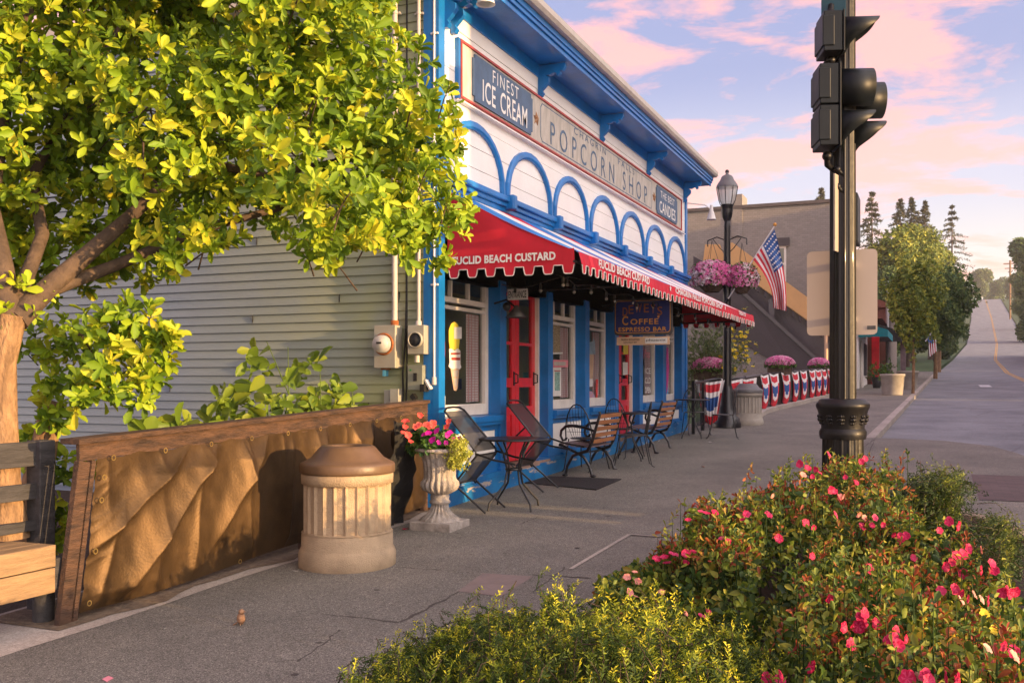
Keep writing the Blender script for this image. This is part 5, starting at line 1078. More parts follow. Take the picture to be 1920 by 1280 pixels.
Y1P = [(600,1500),(640,1275),(690,1262),(700,1225),(735,1232),(760,1195),(800,1205),(822,1178),(850,1180),(862,1150),(885,1158),(905,1148),(940,1142),(960,1152),(985,1138),(1010,1150),(1022,1108),(1036,1104),(1052,1135),(1066,1128),(1078,1118),(1100,1140),(1140,1142),(1170,1135),(1200,1142),(1250,1138),(1280,1150),(1330,1165),(1390,1185),(1440,1220),(1470,1300),(1480,1500)]
q = fill(4200, (-2.15, -.25), (2.3, 4.32), .66, Y1P, .1, .42); yew('yew_bush', (-1.1, 3.2, .1), 'yellow tipped evergreen bush in the foreground of the bed', q, g_yew, .135, 30, .024, .0052)
ygrp = 'dark evergreens beside the roses'
q = fill(2200, (-.30, .72), (6.8, 8.6), .76, [(1620,905),(1650,885),(1690,888),(1730,880),(1770,888),(1812,905),(1790,935),(1800,960),(1780,1000),(1700,1000),(1620,960)], .1); yew('yew_bush', (.1, 8.8, .2), 'dark green evergreen bush just right of the black pole base', q, g_yewd, .17, 20, .032, .010, None, (.3,-.1,.5))
q = fill(2000, (.15, 1.05), (5.0, 7.5), .64, [(1760,950),(1830,940),(1870,965),(1905,1010),(1900,1045),(1880,1065),(1840,1060),(1780,1010)], .1); yew('yew_bush', (.6, 7, .2), 'feathery dark evergreen bush overhanging the pebbled kerb', q, g_yewd, .16, 20, .028, .008, None, (.5,-.1,.45))
def rosebush(label, n, xr, yr, h, poly, blooms, fade, lsz=.042, red=.10):
    loc = ((xr[0]+xr[1])/2, (yr[0]+yr[1])/2, zg(yr[0])); t = thing('rose_bush', loc, label, 'rose bush', 'rose bushes in the corner bed')
    q = fill(n, xr, yr, h, poly, .08, .55); d = rng.normal(0, .5, (len(q), 3))+np.array([[.15, -.25, .7]])
    V, F, r = clusters(q, d, 5, lsz, .58, (35, 85), .4, 0, .62, shoot=.05)
    nr = len(q)//13; top = q[np.argsort(-(q[:, 2]-.0284*q[:, 1]))[:nr*3]]; sel = top[rng.choice(len(top), nr, replace=False)]+np.array([[0, 0, .05]])
    V2, F2, r2 = clusters(sel, rng.normal(0, .35, (nr, 3))+np.array([[.1, -.1, 1]]), 8, lsz*.72, .42, (25, 70), .35, .80, 1., shoot=.10)
    ns = nr; sh = top[rng.choice(len(top), ns, replace=False)]+np.stack([rng.normal(0, .03, ns), rng.normal(0, .03, ns), rng.uniform(.06, .17, ns)], 1)
    V3, F3, r3 = clusters(sh, rng.normal(0, .45, (ns, 3))+np.array([[.1, -.1, .9]]), 9, lsz*.75, .45, (25, 75), .4, .2, .85, shoot=.13)
    V, F, r = merge([(V, F, r), (V2, F2, r2), (V3, F3, r3)]); nobj('leaves', V, F, g_rose, t, r)
    st = MB()
    for i in range(0, len(q), 9): p_ = q[i]; st.tube([p_-np.array([random.uniform(-.06,.06), random.uniform(-.06,.06), .25]), p_-d[i]*.05, p_], [.004,.003,.002], 4, False)
    for i in range(nr): st.tube([sel[i]-np.array([0,0,.18]), sel[i]], [.0035,.0015], 4, False)
    for i in range(ns): st.tube([sh[i]-np.array([0,0,.25]), sh[i]], [.003,.0012], 4, False)
    obj('stems', st, g_rose, t)
    topi = q[(q[:, 2]-.0284*q[:, 1]) > np.quantile(q[:, 2]-.0284*q[:, 1], .72)]
    def pick(lst, k_):
        o = []
        for x, y, s_ in lst:
            u, v, dd = project(q); j = np.argsort((u-x)**2+(v-y)**2)[:40]; jj = j[np.argmin(dd[j])]; p_ = PP(x, y, dd[jj]-.05); o.append((tuple(p_), k_))
            for _ in range(random.choice((0, 0, 1, 2))): o.append((tuple(p_+np.array([random.uniform(-.07, .07), random.uniform(-.05, .05), random.uniform(-.05, .04)])), k_))
        return o[:100]
    blossoms(t, pick(blooms, 0), [f_rose], .0245, k=6); blossoms(t, pick(fade[::2], 0), [f_fade], .020, 'faded_blossom', 5); return t
RL = [(1105,1240),(1120,1120),(1125,1085),(1160,1078),(1185,1058),(1228,1050),(1245,1025),(1290,1020),(1288,972),(1310,955),(1350,965),(1380,960),(1420,955),(1420,1100),(1430,1300),(1200,1300)]
RM = [(1300,975),(1390,960),(1410,930),(1440,918),(1470,888),(1500,882),(1530,868),(1560,862),(1600,868),(1640,888),(1680,880),(1700,900),(1650,920),(1700,950),(1760,1000),(1800,1030),(1700,1100),(1400,1100),(1330,1050)]
RR = [(1380,1050),(1500,1000),(1700,990),(1800,1020),(1850,1050),(1885,1080),(1905,1120),(1920,1180),(2000,1300),(2000,1500),(1350,1500),(1400,1280),(1400,1180)]
rosebush('rose bush with fading pink blooms at the left side of the bed', 1300, (-1.85,-.7), (4.72,6.8), .70, RL, [(1245,1045,1),(1262,1040,1),(1285,1055,1),(1290,975,1),(1315,960,1),(1400,965,1),(1315,1155,1),(1230,1048,1),(1300,1035,1),(1355,1010,1)], [(1285,1150,1),(1205,1120,1),(1390,1000,1),(1360,1020,1),(1175,1082,1),(1325,950,1),(1240,1110,1),(1372,985,1),(1180,1110,1)], .048)
rosebush('rose bush with red new shoots in front of the black pole', 1700, (-1.6,.2), (5.4,8.2), .76, RM, [(1530,880,1),(1535,886,1),(1553,852,1),(1622,860,1),(1440,965,1),(1460,1010,1),(1585,895,1),(1570,930,1),(1565,965,1),(1635,985,1),(1510,980,1),(1550,882,1),(1605,905,1),(1500,870,1),(1640,970,1)], [(1505,890,1),(1545,875,1),(1580,930,1),(1460,960,1),(1620,970,1),(1590,870,1),(1450,930,1)], .045)
rosebush('rose bush with large crimson blooms at the right of the bed', 2600, (-.78,.82), (2.3,6.9), .56, RR, [(1522,1042,1),(1665,1200,1),(1675,1195,1),(1685,1210,1),(1890,1115,1),(1902,1108,1),(1880,1110,1),(1780,978,1),(1795,985,1),(1690,1008,1),(1675,1002,1),(1700,1005,1),(1712,1045,1),(1785,1055,1),(1865,1070,1),(1858,1055,1),(1790,1105,1),(1800,1112,1),(1850,1125,1),(1620,1150,1),(1612,1158,1),(1580,1175,1),(1640,1165,1),(1770,1272,1),(1790,1275,1),(1460,1275,1),(1518,1248,1),(1805,1040,1),(1630,1068,1),(1555,1118,1),(1440,1275,1),(1880,1210,1),(1740,1275,1)],
         [(1530,1085,1),(1810,1130,1),(1825,1115,1),(1570,1050,1),(1838,1030,1),(1690,1050,1),(1720,1270,1),(1590,1140,1),(1800,1125,1),(1415,1050,1),(1850,1215,1),(1870,1240,1)], .046)
mg = thing('marigolds', (.3, 4.5, .15), 'yellow marigolds low at the right edge of the bed', 'flowers')
q = fill(420, (.15,.85), (2.6,5.6), .40, [(1700,1140),(1800,1110),(1920,1120),(1980,1300),(1720,1300),(1690,1200)], .05); V, F, r = clusters(q, rng.normal(0, .5, (len(q), 3))+np.array([[.1,-.2,.7]]), 6, .03, .35, (30,85), .4, .2, .9); nobj('leaves', V, F, g_plant, mg, r)
blossoms(mg, [(tuple(P(x, y, 4.3-(y-1100)*.006)), 0) for x, y in ((1840,1140),(1845,1150),(1722,1180),(1755,1210),(1765,1205),(1735,1168),(1790,1190),(1862,1180))], [f_yel], .02, k=8)

# ------------------------------------------------------------------ bird and litter
bd = PG(452, 1172); bdt = thing('bird', bd, 'small brown bird standing on the pavement', 'bird'); s_ = .85
vs = MB().ball((bd.x, bd.y, bd.z+.055*s_), .032*s_, 12, 9, sq=(1.0,.85,1.35)).ball((bd.x+.006, bd.y-.004, bd.z+.103*s_), .021*s_, 12, 8)
vs.beam((bd.x-.012, bd.y, bd.z+.03), (bd.x-.05, bd.y-.01, bd.z+.004), .018, .006).add([(bd.x+.022,bd.y-.008,bd.z+.09),(bd.x+.022,bd.y+.002,bd.z+.09),(bd.x+.043,bd.y-.004,bd.z+.088),(bd.x+.024,bd.y-.003,bd.z+.096)], [(0,1,2),(1,3,2),(3,0,2)])
obj('body', vs, M('brown_plumage', (.20,.10,.05), .9, var=.5, scale=60, col2=(.36,.22,.13)), bdt)
for dy in (-.01, .012): obj('leg', MB().tube([(bd.x,bd.y+dy,bd.z+.03),(bd.x+.004,bd.y+dy,bd.z),(bd.x+.016,bd.y+dy,bd.z)], .0018, 5), m_tan, bdt)
def scrap(px, py, s, mat, label, name='litter_scrap'):
    p = PG(px, py); vs = [p+Vector((random.uniform(-s, s), random.uniform(-s, s), random.uniform(.004, s*.7))) for _ in range(7)]
    tag(obj(name, MB().add(vs, [(0,1,2),(1,3,2),(2,3,4),(4,5,0),(5,6,1),(3,6,4)]), mat), label, 'litter')
scrap(309, 1179, .022, m_text, 'scrap of white paper lying left of the bird'); scrap(468, 1134, .012, m_text, 'tiny white fleck on the pavement beyond the bird'); scrap(556, 1070, .035, m_pipe, 'crumpled pale leaf at the foot of the cream litter bin')
scrap(1318, 875, .04, m_rust, 'dead brown leaf out on the open pavement', 'dead_leaf'); scrap(1332, 829, .035, m_text, 'white scrap of paper in front of the far cafe table'); scrap(200, 1275, .03, m_pink, 'pinkish petal scrap at the bottom left of the pavement')
scrap(758, 993, .03, f_rose, 'fallen red petals beside the urn foot', 'petal'); scrap(1237, 826, .04, m_text, 'white napkin scrap under the farther bench')

# ------------------------------------------------------------------ street lamp with flower baskets and flag
LPX = Vector((-4.06, 21.5, zg(21.5))); la = thing('street_lamp', LPX, 'black street lamp post with a clear acorn globe beyond the awning', 'street lamp')
zl = lambda y: HC+(HY-y)/FP*21.38-LPX.z
obj('base', MB().lathe([(.30,0),(.30,.10),(.27,.14),(.27,.20),(.20,.26),(.20,.42),(.16,.50),(.15,.75),(.12,.82),(.105,.9)], LPX, 24), m_iron, la)
obj('shaft', MB().lathe([(.095,.88),(.088,zl(600)),(.07,zl(430)),(.075,zl(425)),(.062,zl(415))], LPX, 20), m_iron, la)
obj('neck', MB().lathe([(.062,zl(415)),(.10,zl(408)),(.13,zl(395)),(.12,zl(388)),(.14,zl(386)),(.135,zl(384))], LPX, 20), m_iron, la)
obj('globe', MB().lathe([(.10,zl(386)),(.17,zl(376)),(.215,zl(356)),(.222,zl(351))], LPX, 24), m_globe, la)
obj('cap', MB().lathe([(.235,zl(352)),(.225,zl(348)),(.19,zl(343)),(.15,zl(338)),(.12,zl(332)),(.10,zl(330)),(.03,zl(327)),(.04,zl(323)),(.0,zl(319))], LPX, 24), m_lidg, la)
obj('finial', MB().ball(LPX+Vector((0,0,zl(322))), .045), m_iron, la)
rb = MB()
for k_ in range(8): a = 2*math.pi*k_/8; rb.tube([LPX+Vector((r*math.cos(a), r*math.sin(a), zl(y))) for r, y in ((.13,386),(.178,376),(.222,356),(.228,350))], .008, 4)
obj('cage', rb, m_iron, la)
am = MB(); top = zl(452)
for sx in (-1, 1): am.tube([LPX+Vector((0,0,top)), LPX+Vector((sx*.22,0,top+.10)), LPX+Vector((sx*.42,0,top+.03)), LPX+Vector((sx*.42,0,top-.10))], .014, 6); am.tube([LPX+Vector((0,0,top-.3)), LPX+Vector((sx*.15,0,top-.15)), LPX+Vector((sx*.3,0,top+.05))], .010, 6)
obj('bracket', am, m_iron, la)
def basket(px, py, rx, rz, label, n=1500):
    c = PY(px, py, 21.5); t = thing('flower_basket', c, label, 'hanging basket', 'hanging flower baskets on the street lamp')
    obj('bowl', MB().lathe([(rx*.3,-rz*.9),(rx*.55,-rz*.55),(rx*.62,-rz*.1)], c, 20), m_trunkd, t)
    v = unit(rng.normal(0, 1, (n, 3))); v[:, 2] = np.where(v[:, 2] < -.5, -v[:, 2], v[:, 2]); q = np.array(c)+v*rng.uniform(.8, 1.03, (n, 1))*np.array([rx, rx, rz])
    V, F, r = clusters(q[:600]*1, v[:600], 4, .07, .5, (30, 90), .4, simple=True); nobj('leaves', V, F, g_plant, t, r)
    rn = np.clip(.30+.16*np.sin(q[:, 0]*7+1)+rng.normal(0, .13, n)+.38*(np.sin(q[:, 0]*4.2+q[:, 2]*4)>.55), 0, 1); V, F, r = flowers(q, .042, 4, rn, unit(v+np.array([[0,-.5,.1]]))); nobj('petunias', V, F, f_pet, t, r)
    wr_ = MB()
    for k_ in range(3): wr_.tube([c+Vector((.5*rx*math.cos(k_*2.1), .5*rx*math.sin(k_*2.1), 0)), c+Vector((0,0,rz+.45))], .005, 4)
    obj('chain', wr_, m_iron, t)
basket(1335, 520, .50, .36, 'larger mass of pink petunias left of the lamp post'); basket(1391, 524, .35, .34, 'smaller mass of pink petunias right of the lamp post', 900)
fg = thing('american_flag', PY(1430, 500, 21.3), 'american flag on a slanted white pole from the lamp post', 'flag')
obj('pole', MB().tube([PY(1364, 562, 21.4), PY(1452, 424, 21.3)], .014, 8), m_whitep, fg); obj('finial', MB().ball(PY(1453, 421, 21.3), .04), m_gold, fg); obj('bracket', MB().tube([PY(1357, 575, 21.45), PY(1366, 560, 21.4)], .03), m_iron, fg)
m_fr = M('flag_red', (.60,.03,.05), .75, var=.06); m_fw = M('flag_white', (.78,.75,.73), .75, var=.04); m_fb = M('flag_blue', (.03,.10,.30), .75, var=.06)
A0, A1 = Vector((1452, 430)), Vector((1412, 487)); NU, NV = 40, 26
def fpt(u, v):    # u along the fly, v down from canton edge
    a = A0.lerp(A1, v); end = Vector((1474, 583)).lerp(Vector((1450, 577)), v); mid = Vector((1478, 520)).lerp(Vector((1452, 532)), v)
    p = a*(1-u)**2+mid*2*u*(1-u)+end*u*u; return PY(p.x, p.y, 21.3+.09*math.sin(v*9+u*4)*min(1, u*2.5)+.05*math.sin(v*17)*u)
parts = {'white_stripes': MB(), 'red_stripes': MB(), 'canton': MB(), 'stars': MB()}
for j in range(NV):
    v0, v1 = j/NV, (j+1)/NV
    for i in range(NU):
        u0, u1 = i/NU, (i+1)/NU; ct = u0 < .40 and v0 < 7/13-.001; key = 'canton' if ct else ('red_stripes' if (j//2) % 2 == 0 else 'white_stripes')
        parts[key].add([fpt(u0, v0), fpt(u1, v0), fpt(u1, v1), fpt(u0, v1)], [(0,1,2,3)], True)
for r_ in range(6):
    for c_ in range(6):
        u, v = .035+.065*c_, .045+.085*r_; p = fpt(u, v)+Vector((0,-.008,0)); parts['stars'].add([p+Vector((.022*math.cos(a), 0, .022*math.sin(a))) for a in (0,1.26,2.51,3.77,5.03)], [(0,1,2,3,4)])
for k_, m_ in (('white_stripes', m_fw), ('red_stripes', m_fr), ('canton', m_fb), ('stars', m_fw)): obj(k_, parts[k_], m_, fg)

# ------------------------------------------------------------------ bunting on the railing
rpx = [(1342,782,705),(1369,782,700),(1396,776,697),(1428,768,695),(1446,763,692),(1468,758,690),(1486,754,688),(1502,750,687),(1518,746,687),(1530,743,686),(1541,741,686),(1552,738,686)]
path = []
for px, gy, ty in [(1300,800,702),(1318,793,702)]+rpx+[(1562,736,686)]:
    p = PG(px, gy+12 if px < 1400 else gy+4); p.z = zg(p.y); path.append(p)
rl = thing('street_railing', path[0], 'black railing curving along the pavement under the bunting', 'railing')
tr = MB(); tr.tube([p+Vector((0,0,1.02)) for p in path], .035, 6).tube([p+Vector((0,0,.14)) for p in path], .02, 6); obj('rail', tr, m_iron, rl)
for i, p in enumerate(path): obj('post', MB().box((p.x-.03, p.y-.03, p.z), (p.x+.03, p.y+.03, p.z+1.06)), m_iron, rl)
bk = MB()
for p, q in zip(path, path[1:]):
    n = max(2, int((q-p).length/.14))
    for i in range(n): r_ = p.lerp(q, i/n); bk.tube([r_+Vector((0,0,.12)), r_+Vector((0,0,1.0))], .009, 4, False)
obj('baluster', bk, m_iron, rl)['kind'] = 'stuff'
kk = MB(); 
for p, q in zip(path[2:], path[3:]): kk.beam(p+Vector((.12,0,.05)), q+Vector((.12,0,.05)), .18, .12)
tag(obj('railing_kerb', kk, m_edge), 'low concrete kerb along the foot of the bunting railing', 'kerb')
bn = thing('bunting', (0, 0, 0), 'x', 'bunting', 'patriotic bunting fans on the railing')
for key in ('red_cloth', 'white_cloth', 'blue_cloth'):
    mb = MB(); NUb, NVb = 24, 16
    def bpt(u, v): w_ = .50*(1-.52*v**.8); return (.06+.03*math.cos(u*24*math.pi/2)*(.4+.6*v)+.05*math.sin(v*3), (u-.5)*2*w_, .98-.80*v-.10*v*(1-abs(2*u-1))**.8+.05*(1-v)*abs(2*u-1))
    for i in range(NUb):
        for j in range(NVb):
            u, v = (i+.5)/NUb, (j+.5)/NVb; e = abs(2*u-1); rr = math.hypot(e*.9, v) ; side = e > .72
            kb_ = 'white_cloth' if v < .05 or (side and .1 < v < .3) else ('red_cloth' if (v < .27 and not side) or v > .80 or (side and v > .3 and e > .86) else ('blue_cloth' if .40 < v < .60+.10*(1-e) and e < .78 else 'white_cloth'))
            if kb_ == key: mb.add([bpt(i/NUb, j/NVb), bpt((i+1)/NUb, j/NVb), bpt((i+1)/NUb, (j+1)/NVb), bpt(i/NUb, (j+1)/NVb)], [(0,1,2,3)], True)
    obj(key, mb, {'red_cloth': m_fr, 'white_cloth': m_fw, 'blue_cloth': m_fb}[key], bn)
names_ = ['first bunting fan, nearest the lamp post', 'bunting fan half hidden behind the lamp post', 'bunting fan behind the grey litter bin', 'bunting fan just right of the grey litter bin']+['%s bunting fan right of the grey litter bin' % w_ for w_ in ('second', 'third', 'fourth', 'fifth', 'sixth', 'seventh', 'eighth')]+['last bunting fan beside the black pole']
for i, (px, gy, ty) in enumerate(rpx):
    o = bn if i == 0 else copy_tree(bn); p = path[i+2]; q = path[min(i+3, len(path)-1)]; dv_ = (q-p); a = math.atan2(dv_.y, dv_.x)-math.pi/2
    if i == 0: a = -R(75)
    if i in (1, 2): a = -R(40)
    if i == 0: p = PY(1331, 740, 21.05); p.z = zg(21.3)
    o.location = p; o.rotation_euler = (0, 0, a); L_ = min(1.1, max(.5, (q-p).length*1.12)) if i > 2 else .62; o.scale = (1, L_, 1); o['label'] = names_[i]
shb = thing('feathery_shrub', PG(1325, 790), 'tall feathery green shrub with yellow flowers behind the railing', 'shrub')
n = 1500; c = PY(1325, 690, 23.5); v = unit(rng.normal(0, 1, (n, 3))); q = np.array(c)+v*rng.uniform(.3, 1, (n, 1))*np.array([.75,.7,1.15]); V, F, r = clusters(q, v+np.array([[0,-.2,.6]]), 6, .09, .22, (20, 70), .4, simple=True); nobj('foliage', V, F, g_shr, shb, r)
q = PP(rng.normal(1382, 14, 120), rng.normal(655, 26, 120), rng.normal(23.0, .2, 120)); V, F, r = flowers(q[:70], .05, 5); nobj('yellow_flowers', V, F, f_yel, shb, r); V, F, r = clusters(q, rng.normal(0, .5, (120, 3))+np.array([[0,0,1]]), 5, .10, .25); nobj('sprigs', V, F, g_shr, shb, r)
for px, py, w_, d_, l in ((1330,690,.42,23.2,'pink geraniums above the first bunting fans'),(1462,683,.42,29,'pink petunia mound above the middle of the bunting'),(1535,684,.36,35,'pink petunia mound above the far end of the bunting')):
    c = P(px, py, d_); t = thing('petunia_planter', c, l, 'flowers', 'flowers behind the bunting railing'); n = 500; v = unit(rng.normal(0, 1, (n, 3))); v[:, 2] = np.abs(v[:, 2]); q = np.array(c)+v*np.array([w_, w_*.5, .24]); V, F, r = flowers(q, .05, 4, rng.uniform(0, .55, n), unit(v+np.array([[0,-.5,.2]]))); nobj('petunias', V, F, f_pet, t, r); V, F, r = clusters(q-np.array([[0,0,.06]]), v, 3, .09, .5, simple=True); nobj('leaves', V, F, g_plant, t, r)
    obj('trough', MB().box((c.x-w_*.8, c.y-.15, c.z-.3), (c.x+w_*.8, c.y+.15, c.z-.02)).box((c.x-.05, c.y-.05, zg(c.y)), (c.x+.05, c.y+.05, c.z-.3)), m_trunkd, t)

# ------------------------------------------------------------------ gray building with covered outside stair
m_gbrick = brick('painted_grey_brick', (.35,.315,.28), (.30,.27,.24), (.20,.18,.155), 3.0, .6, .62, .25, (R(90), 0, 0))
m_gdark = M('dark_taupe_boards', (.085,.072,.07), .7, var=.1, scale=1.5); m_gmid = M('grey_stair_wall', (.15,.14,.13), .75, var=.12, scale=1.5); m_sunpanel = M('sun_painted_stair_cover', (.80,.47,.19), .7, var=.06, scale=1.2)  # stair cover: orange sunlight painted into the colour of a grey panel
GY = 43.0; gb = thing('grey_building', (-9, GY, zg(GY)), 'large taupe painted brick building with a chimney behind the lamp post', 'building')
def gp(px, py): return PY(px, py, GY)
r0 = gp(1562, 380); zr = gp(1555, 380).z
obj('wall', MB().box((-24, GY, zg(GY)-1), (r0.x, GY+14, zr)), m_gbrick, gb); obj('coping', MB().box((-24, GY-.08, zr), (r0.x+.08, GY+14, zr+.14)), M('coping', (.12,.10,.09), .7), gb)
a, b = gp(1372, 400), gp(1392, 364); obj('chimney', MB().box((a.x, GY-.06, zr-1.2), (b.x, GY+1.2, b.z)), m_gbrick, gb)
a, b = gp(1457, 528), gp(1474, 462); w_ = obj('window', MB().box((a.x, GY-.06, a.z), (b.x, GY+.02, b.z)).box((a.x-.4, GY-.12, b.z), (b.x+.12, GY+.02, b.z+.32)), m_wtrim, gb); obj('pane', MB().box((a.x+.08, GY-.075, a.z+.1), (b.x-.08, GY-.062, (a.z+b.z)/2-.04)).box((a.x+.08, GY-.075, (a.z+b.z)/2+.04), (b.x-.08, GY-.062, b.z-.08)), m_boxd, w_)
obj('lintel', MB().box((a.x-.45, GY-.14, b.z+.01), (b.x+.15, GY-.02, b.z+.36)), m_gdark, gb)
stt = thing('covered_stair', (-7, 40.5, zg(40)), 'covered outside staircase with an upper panel painted in sunlight orange climbing the grey building', 'staircase')
def sy(px): return 39.0+(1560-px)/200*2.2
def poly3(name, pts, mat, th=.25, off=0):
    f_ = [PY(x, y, sy(x)+off) for x, y in pts]; b_ = [v+Vector((-.05, th, 0)) for v in f_]; n = len(f_)
    return obj(name, MB().add(f_+b_, [tuple(range(n))[::-1], tuple(range(n, 2*n))]+[(i, (i+1) % n, n+(i+1) % n, n+i) for i in range(n)]), mat, stt)
poly3('upper_panel', [(1368,455),(1374,455),(1570,598),(1570,640),(1362,492)], m_sunpanel); poly3('end_panel', [(1322,458),(1350,458),(1362,492),(1362,560),(1310,560)], m_sunpanel, off=.6)
poly3('inner_wall', [(1300,545),(1362,490),(1570,636),(1570,720),(1400,560)], m_gmid, off=.5)
poly3('parapet', [(1300,480),(1372,520),(1400,560),(1542,690),(1542,706),(1500,706),(1300,590)], m_gdark); poly3('handrail', [(1380,532),(1545,682),(1545,690),(1380,541)], m_gmid, .1, -.08)
poly3('post', [(1442,560),(1452,560),(1452,612),(1442,606)], m_gmid, .1, -.02); poly3('lower_wall', [(1290,590),(1500,706),(1540,700),(1540,740),(1290,760)], m_gbrick, .2, .12)
for i in range(14): px = 1395+i*13; poly3('shade_notch', [(px,517+i*9.35),(px+4,520+i*9.35),(px+4,530+i*9.35),(px,527+i*9.35)], m_gdark, .1, -.03)  # dark notches standing in for the jagged shadow edge below the panel
# ------------------------------------------------------------------ shops farther up the street
def shopfront(name, label, y0, y1, xf, h, mat, roofm=None):
    t = thing(name, (xf-4, (y0+y1)/2, zg(y0)), label, 'shop'); z = zg(y0)
    obj('wall', MB().box((xf-9, y0, z-.6), (xf, y1, z+h)), mat, t)
    if roofm: obj('roof', MB().add([(xf-9,y0-.2,z+h),(xf+.5,y0-.2,z+h-.05),(xf+.5,y1+.2,z+h-.05),(xf-9,y1+.2,z+h),(xf-5,y0-.2,z+h+2.4),(xf-5,y1+.2,z+h+2.4)], [(0,1,4),(1,2,5,4),(2,3,5),(3,0,4,5),(0,3,2,1)]), roofm, t)
    return t, z
m_brk = brick('red_brick', (.26,.08,.05), (.20,.06,.04), (.25,.2,.17), 4, .4, .5, .2, (R(90), 0, R(90))); m_roofr = M('red_brown_shingle', (.22,.08,.05), .8, var=.3, scale=8)
t1, z = shopfront('teal_shop', 'small shop with a teal awning and white door just right of the pole', 45.5, 52, -2.9, 3.2, m_white)
obj('awning', MB().add([(-2.9,45.4,z+2.95),(-1.7,45.4,z+2.55),(-1.7,51.5,z+2.55),(-2.9,51.5,z+2.95),(-1.7,45.4,z+2.25),(-1.7,51.5,z+2.25),(-2.9,45.4,z+2.25)], [(0,1,2,3),(1,4,5,2),(0,6,4,1)]), M('teal_awning', (.0,.20,.24), .7), t1); text('lettering', 'EP', .35, .18, (-2.3, 45.37, z+2.45), TX, TY, m_text, t1)
obj('door', MB().box((-2.88,46.6,z), (-2.82,47.8,z+2.15)), m_wtrim, t1); obj('side_door', MB().box((-3.6,45.42,z), (-2.95,45.5,z+2.1)), m_wtrim, t1); obj('window', MB().box((-2.9,48.4,z+.6), (-2.85,50.9,z+2.1)), m_dark, t1)
t2_, z = shopfront('black_awning_shop', 'brick shop with a black awning and gabled red roof', 52.2, 60, -2.7, 3.3, m_brk, m_roofr)
obj('awning', MB().add([(-2.7,52.4,z+3.1),(-.9,52.4,z+2.45),(-.9,59,z+2.45),(-2.7,59,z+3.1),(-.9,52.4,z+2.1),(-.9,59,z+2.1),(-2.7,52.4,z+2.1)], [(0,1,2,3),(1,4,5,2),(0,6,4,1)]), m_black, t2_)
obj('pillar', MB().box((-2.7,52.1,z), (-2.35,52.5,z+2.6)), m_red, t2_); obj('pillar', MB().box((-1.4,53.2,z), (-1.15,53.5,z+2.5)), m_cush, t2_); obj('window', MB().box((-2.7,53.2,z+.5), (-2.65,58,z+2.2)), m_dark, t2_)
t3_, z = shopfront('brick_shop', 'distant red brick shop beyond the street trees', 61, 75, -2.2, 4.2, m_brk, m_roofr)
# kerb things: small lamp posts, tree pots, hydrant
def stree(x, y, H, R_, label, mat, n=2600, th=.06, pot=True, leaf=.13):
    z = zg(y); t = thing('street_tree', (x, y, z), label, 'tree', 'young street trees in round planters')
    obj('trunk', MB().tube([(x,y,z),(x+.03,y,z+H*.25),(x-.03,y,z+H*.45),(x,y,z+H*.8)], [th,th*.85,th*.7,th*.3], 8), m_trunk, t)
    for k_ in range(5): a = k_*1.3; obj('branch', MB().tube([(x,y,z+H*.38),(x+R_*.4*math.cos(a),y+R_*.4*math.sin(a),z+H*.55),(x+R_*.6*math.cos(a),y+R_*.6*math.sin(a),z+H*.75)], [th*.5,th*.35,th*.15], 5), m_trunkd, t)
    v = unit(rng.normal(0, 1, (n, 3))); q = np.array([x, y, z+H*.68])+v*rng.uniform(.25, 1, (n, 1))**.6*np.array([R_, R_, H*.36])*(1+.22*np.sin(v[:, :1]*7+v[:, 2:3]*5)); V, F, r = clusters(q, v+np.array([[.2,-.2,.3]]), 5, leaf, .5, (30, 90), .4, simple=True); nobj('crown', V, F, mat, t, r); return t
stree(-.62, 40.6, 5.1, 1.05, 'slim young street tree standing by the kerb with a sunlit trunk', g_far); stree(.25, 62, 6.2, 2.0, 'broad bright green street tree farther along the kerb', g_fard, 3600, .12, leaf=.2); stree(.6, 82, 6.8, 2.1, 'rounded green street tree where the kerb line ends', g_fard, 3000, .14, leaf=.24)
for (x, y, l) in ((-1.3, 39.2, 'large round concrete planter at the foot of the slim street tree'), (-.9, 45, 'round concrete planter just beyond the slim street tree')):
    t = thing('planter_pot', (x, y, zg(y)), l, 'planter', 'round planters on the kerb'); obj('pot', MB().lathe([(.36,0),(.42,.68),(.45,.70),(.45,.78),(.40,.78),(.38,.7),(0,.7)], (x, y, zg(y)), 28), m_concg, t)
for (x, y, l) in ((-2.2, 46.5, 'small potted plant by the white door of the teal shop'), (-1.9, 52, 'potted plant at the black awning shop')):
    t = thing('potted_plant', (x, y, zg(y)), l, 'plant pot', 'potted plants by the shop doors'); obj('pot', MB().lathe([(.15,0),(.24,.5),(0,.48)], (x, y, zg(y)), 16), m_black, t); v = rng.normal(0, .2, (60, 3))+np.array([x, y, zg(y)+.7]); V, F, r = clusters(v, rng.normal(0, 1, (60, 3)), 5, .12, .5, simple=True); nobj('leaves', V, F, g_plant, t, r)
for px, py, l in ((1752, 645, 'small american flag hung farther along the street'),):
    p = P(px, py, 50); t = thing('american_flag', p, l, 'flag'); obj('pole', MB().tube([P(1735,640,50), P(1748,622,50)], .03, 6), m_whitep, t)
    for i in range(7): obj('stripes', MB().add([P(1740+i*2.2,628+i*1.3,50), P(1742.2+i*2.2,629.3+i*1.3,50), P(1745+i*1.9,668-i*1.5,50+.2*(i%2)), P(1743+i*1.9,668-i*1.5,50)], [(0,1,2,3)]), m_fr if i % 2 else m_fw, t)
    obj('canton', MB().add([P(1738,624,49.9), P(1750,632,49.9), P(1750,645,49.9), P(1740,640,49.9)], [(0,1,2,3)]), m_fb, t)
q = PY(1664, 720, 58); q.z = zg(58); lp2 = thing('steel_pole', q, 'tall slim steel pole behind the teal shop', 'pole'); obj('tube', MB().tube([q, PY(1664, 527, 58)], .09, 8), m_gal, lp2)
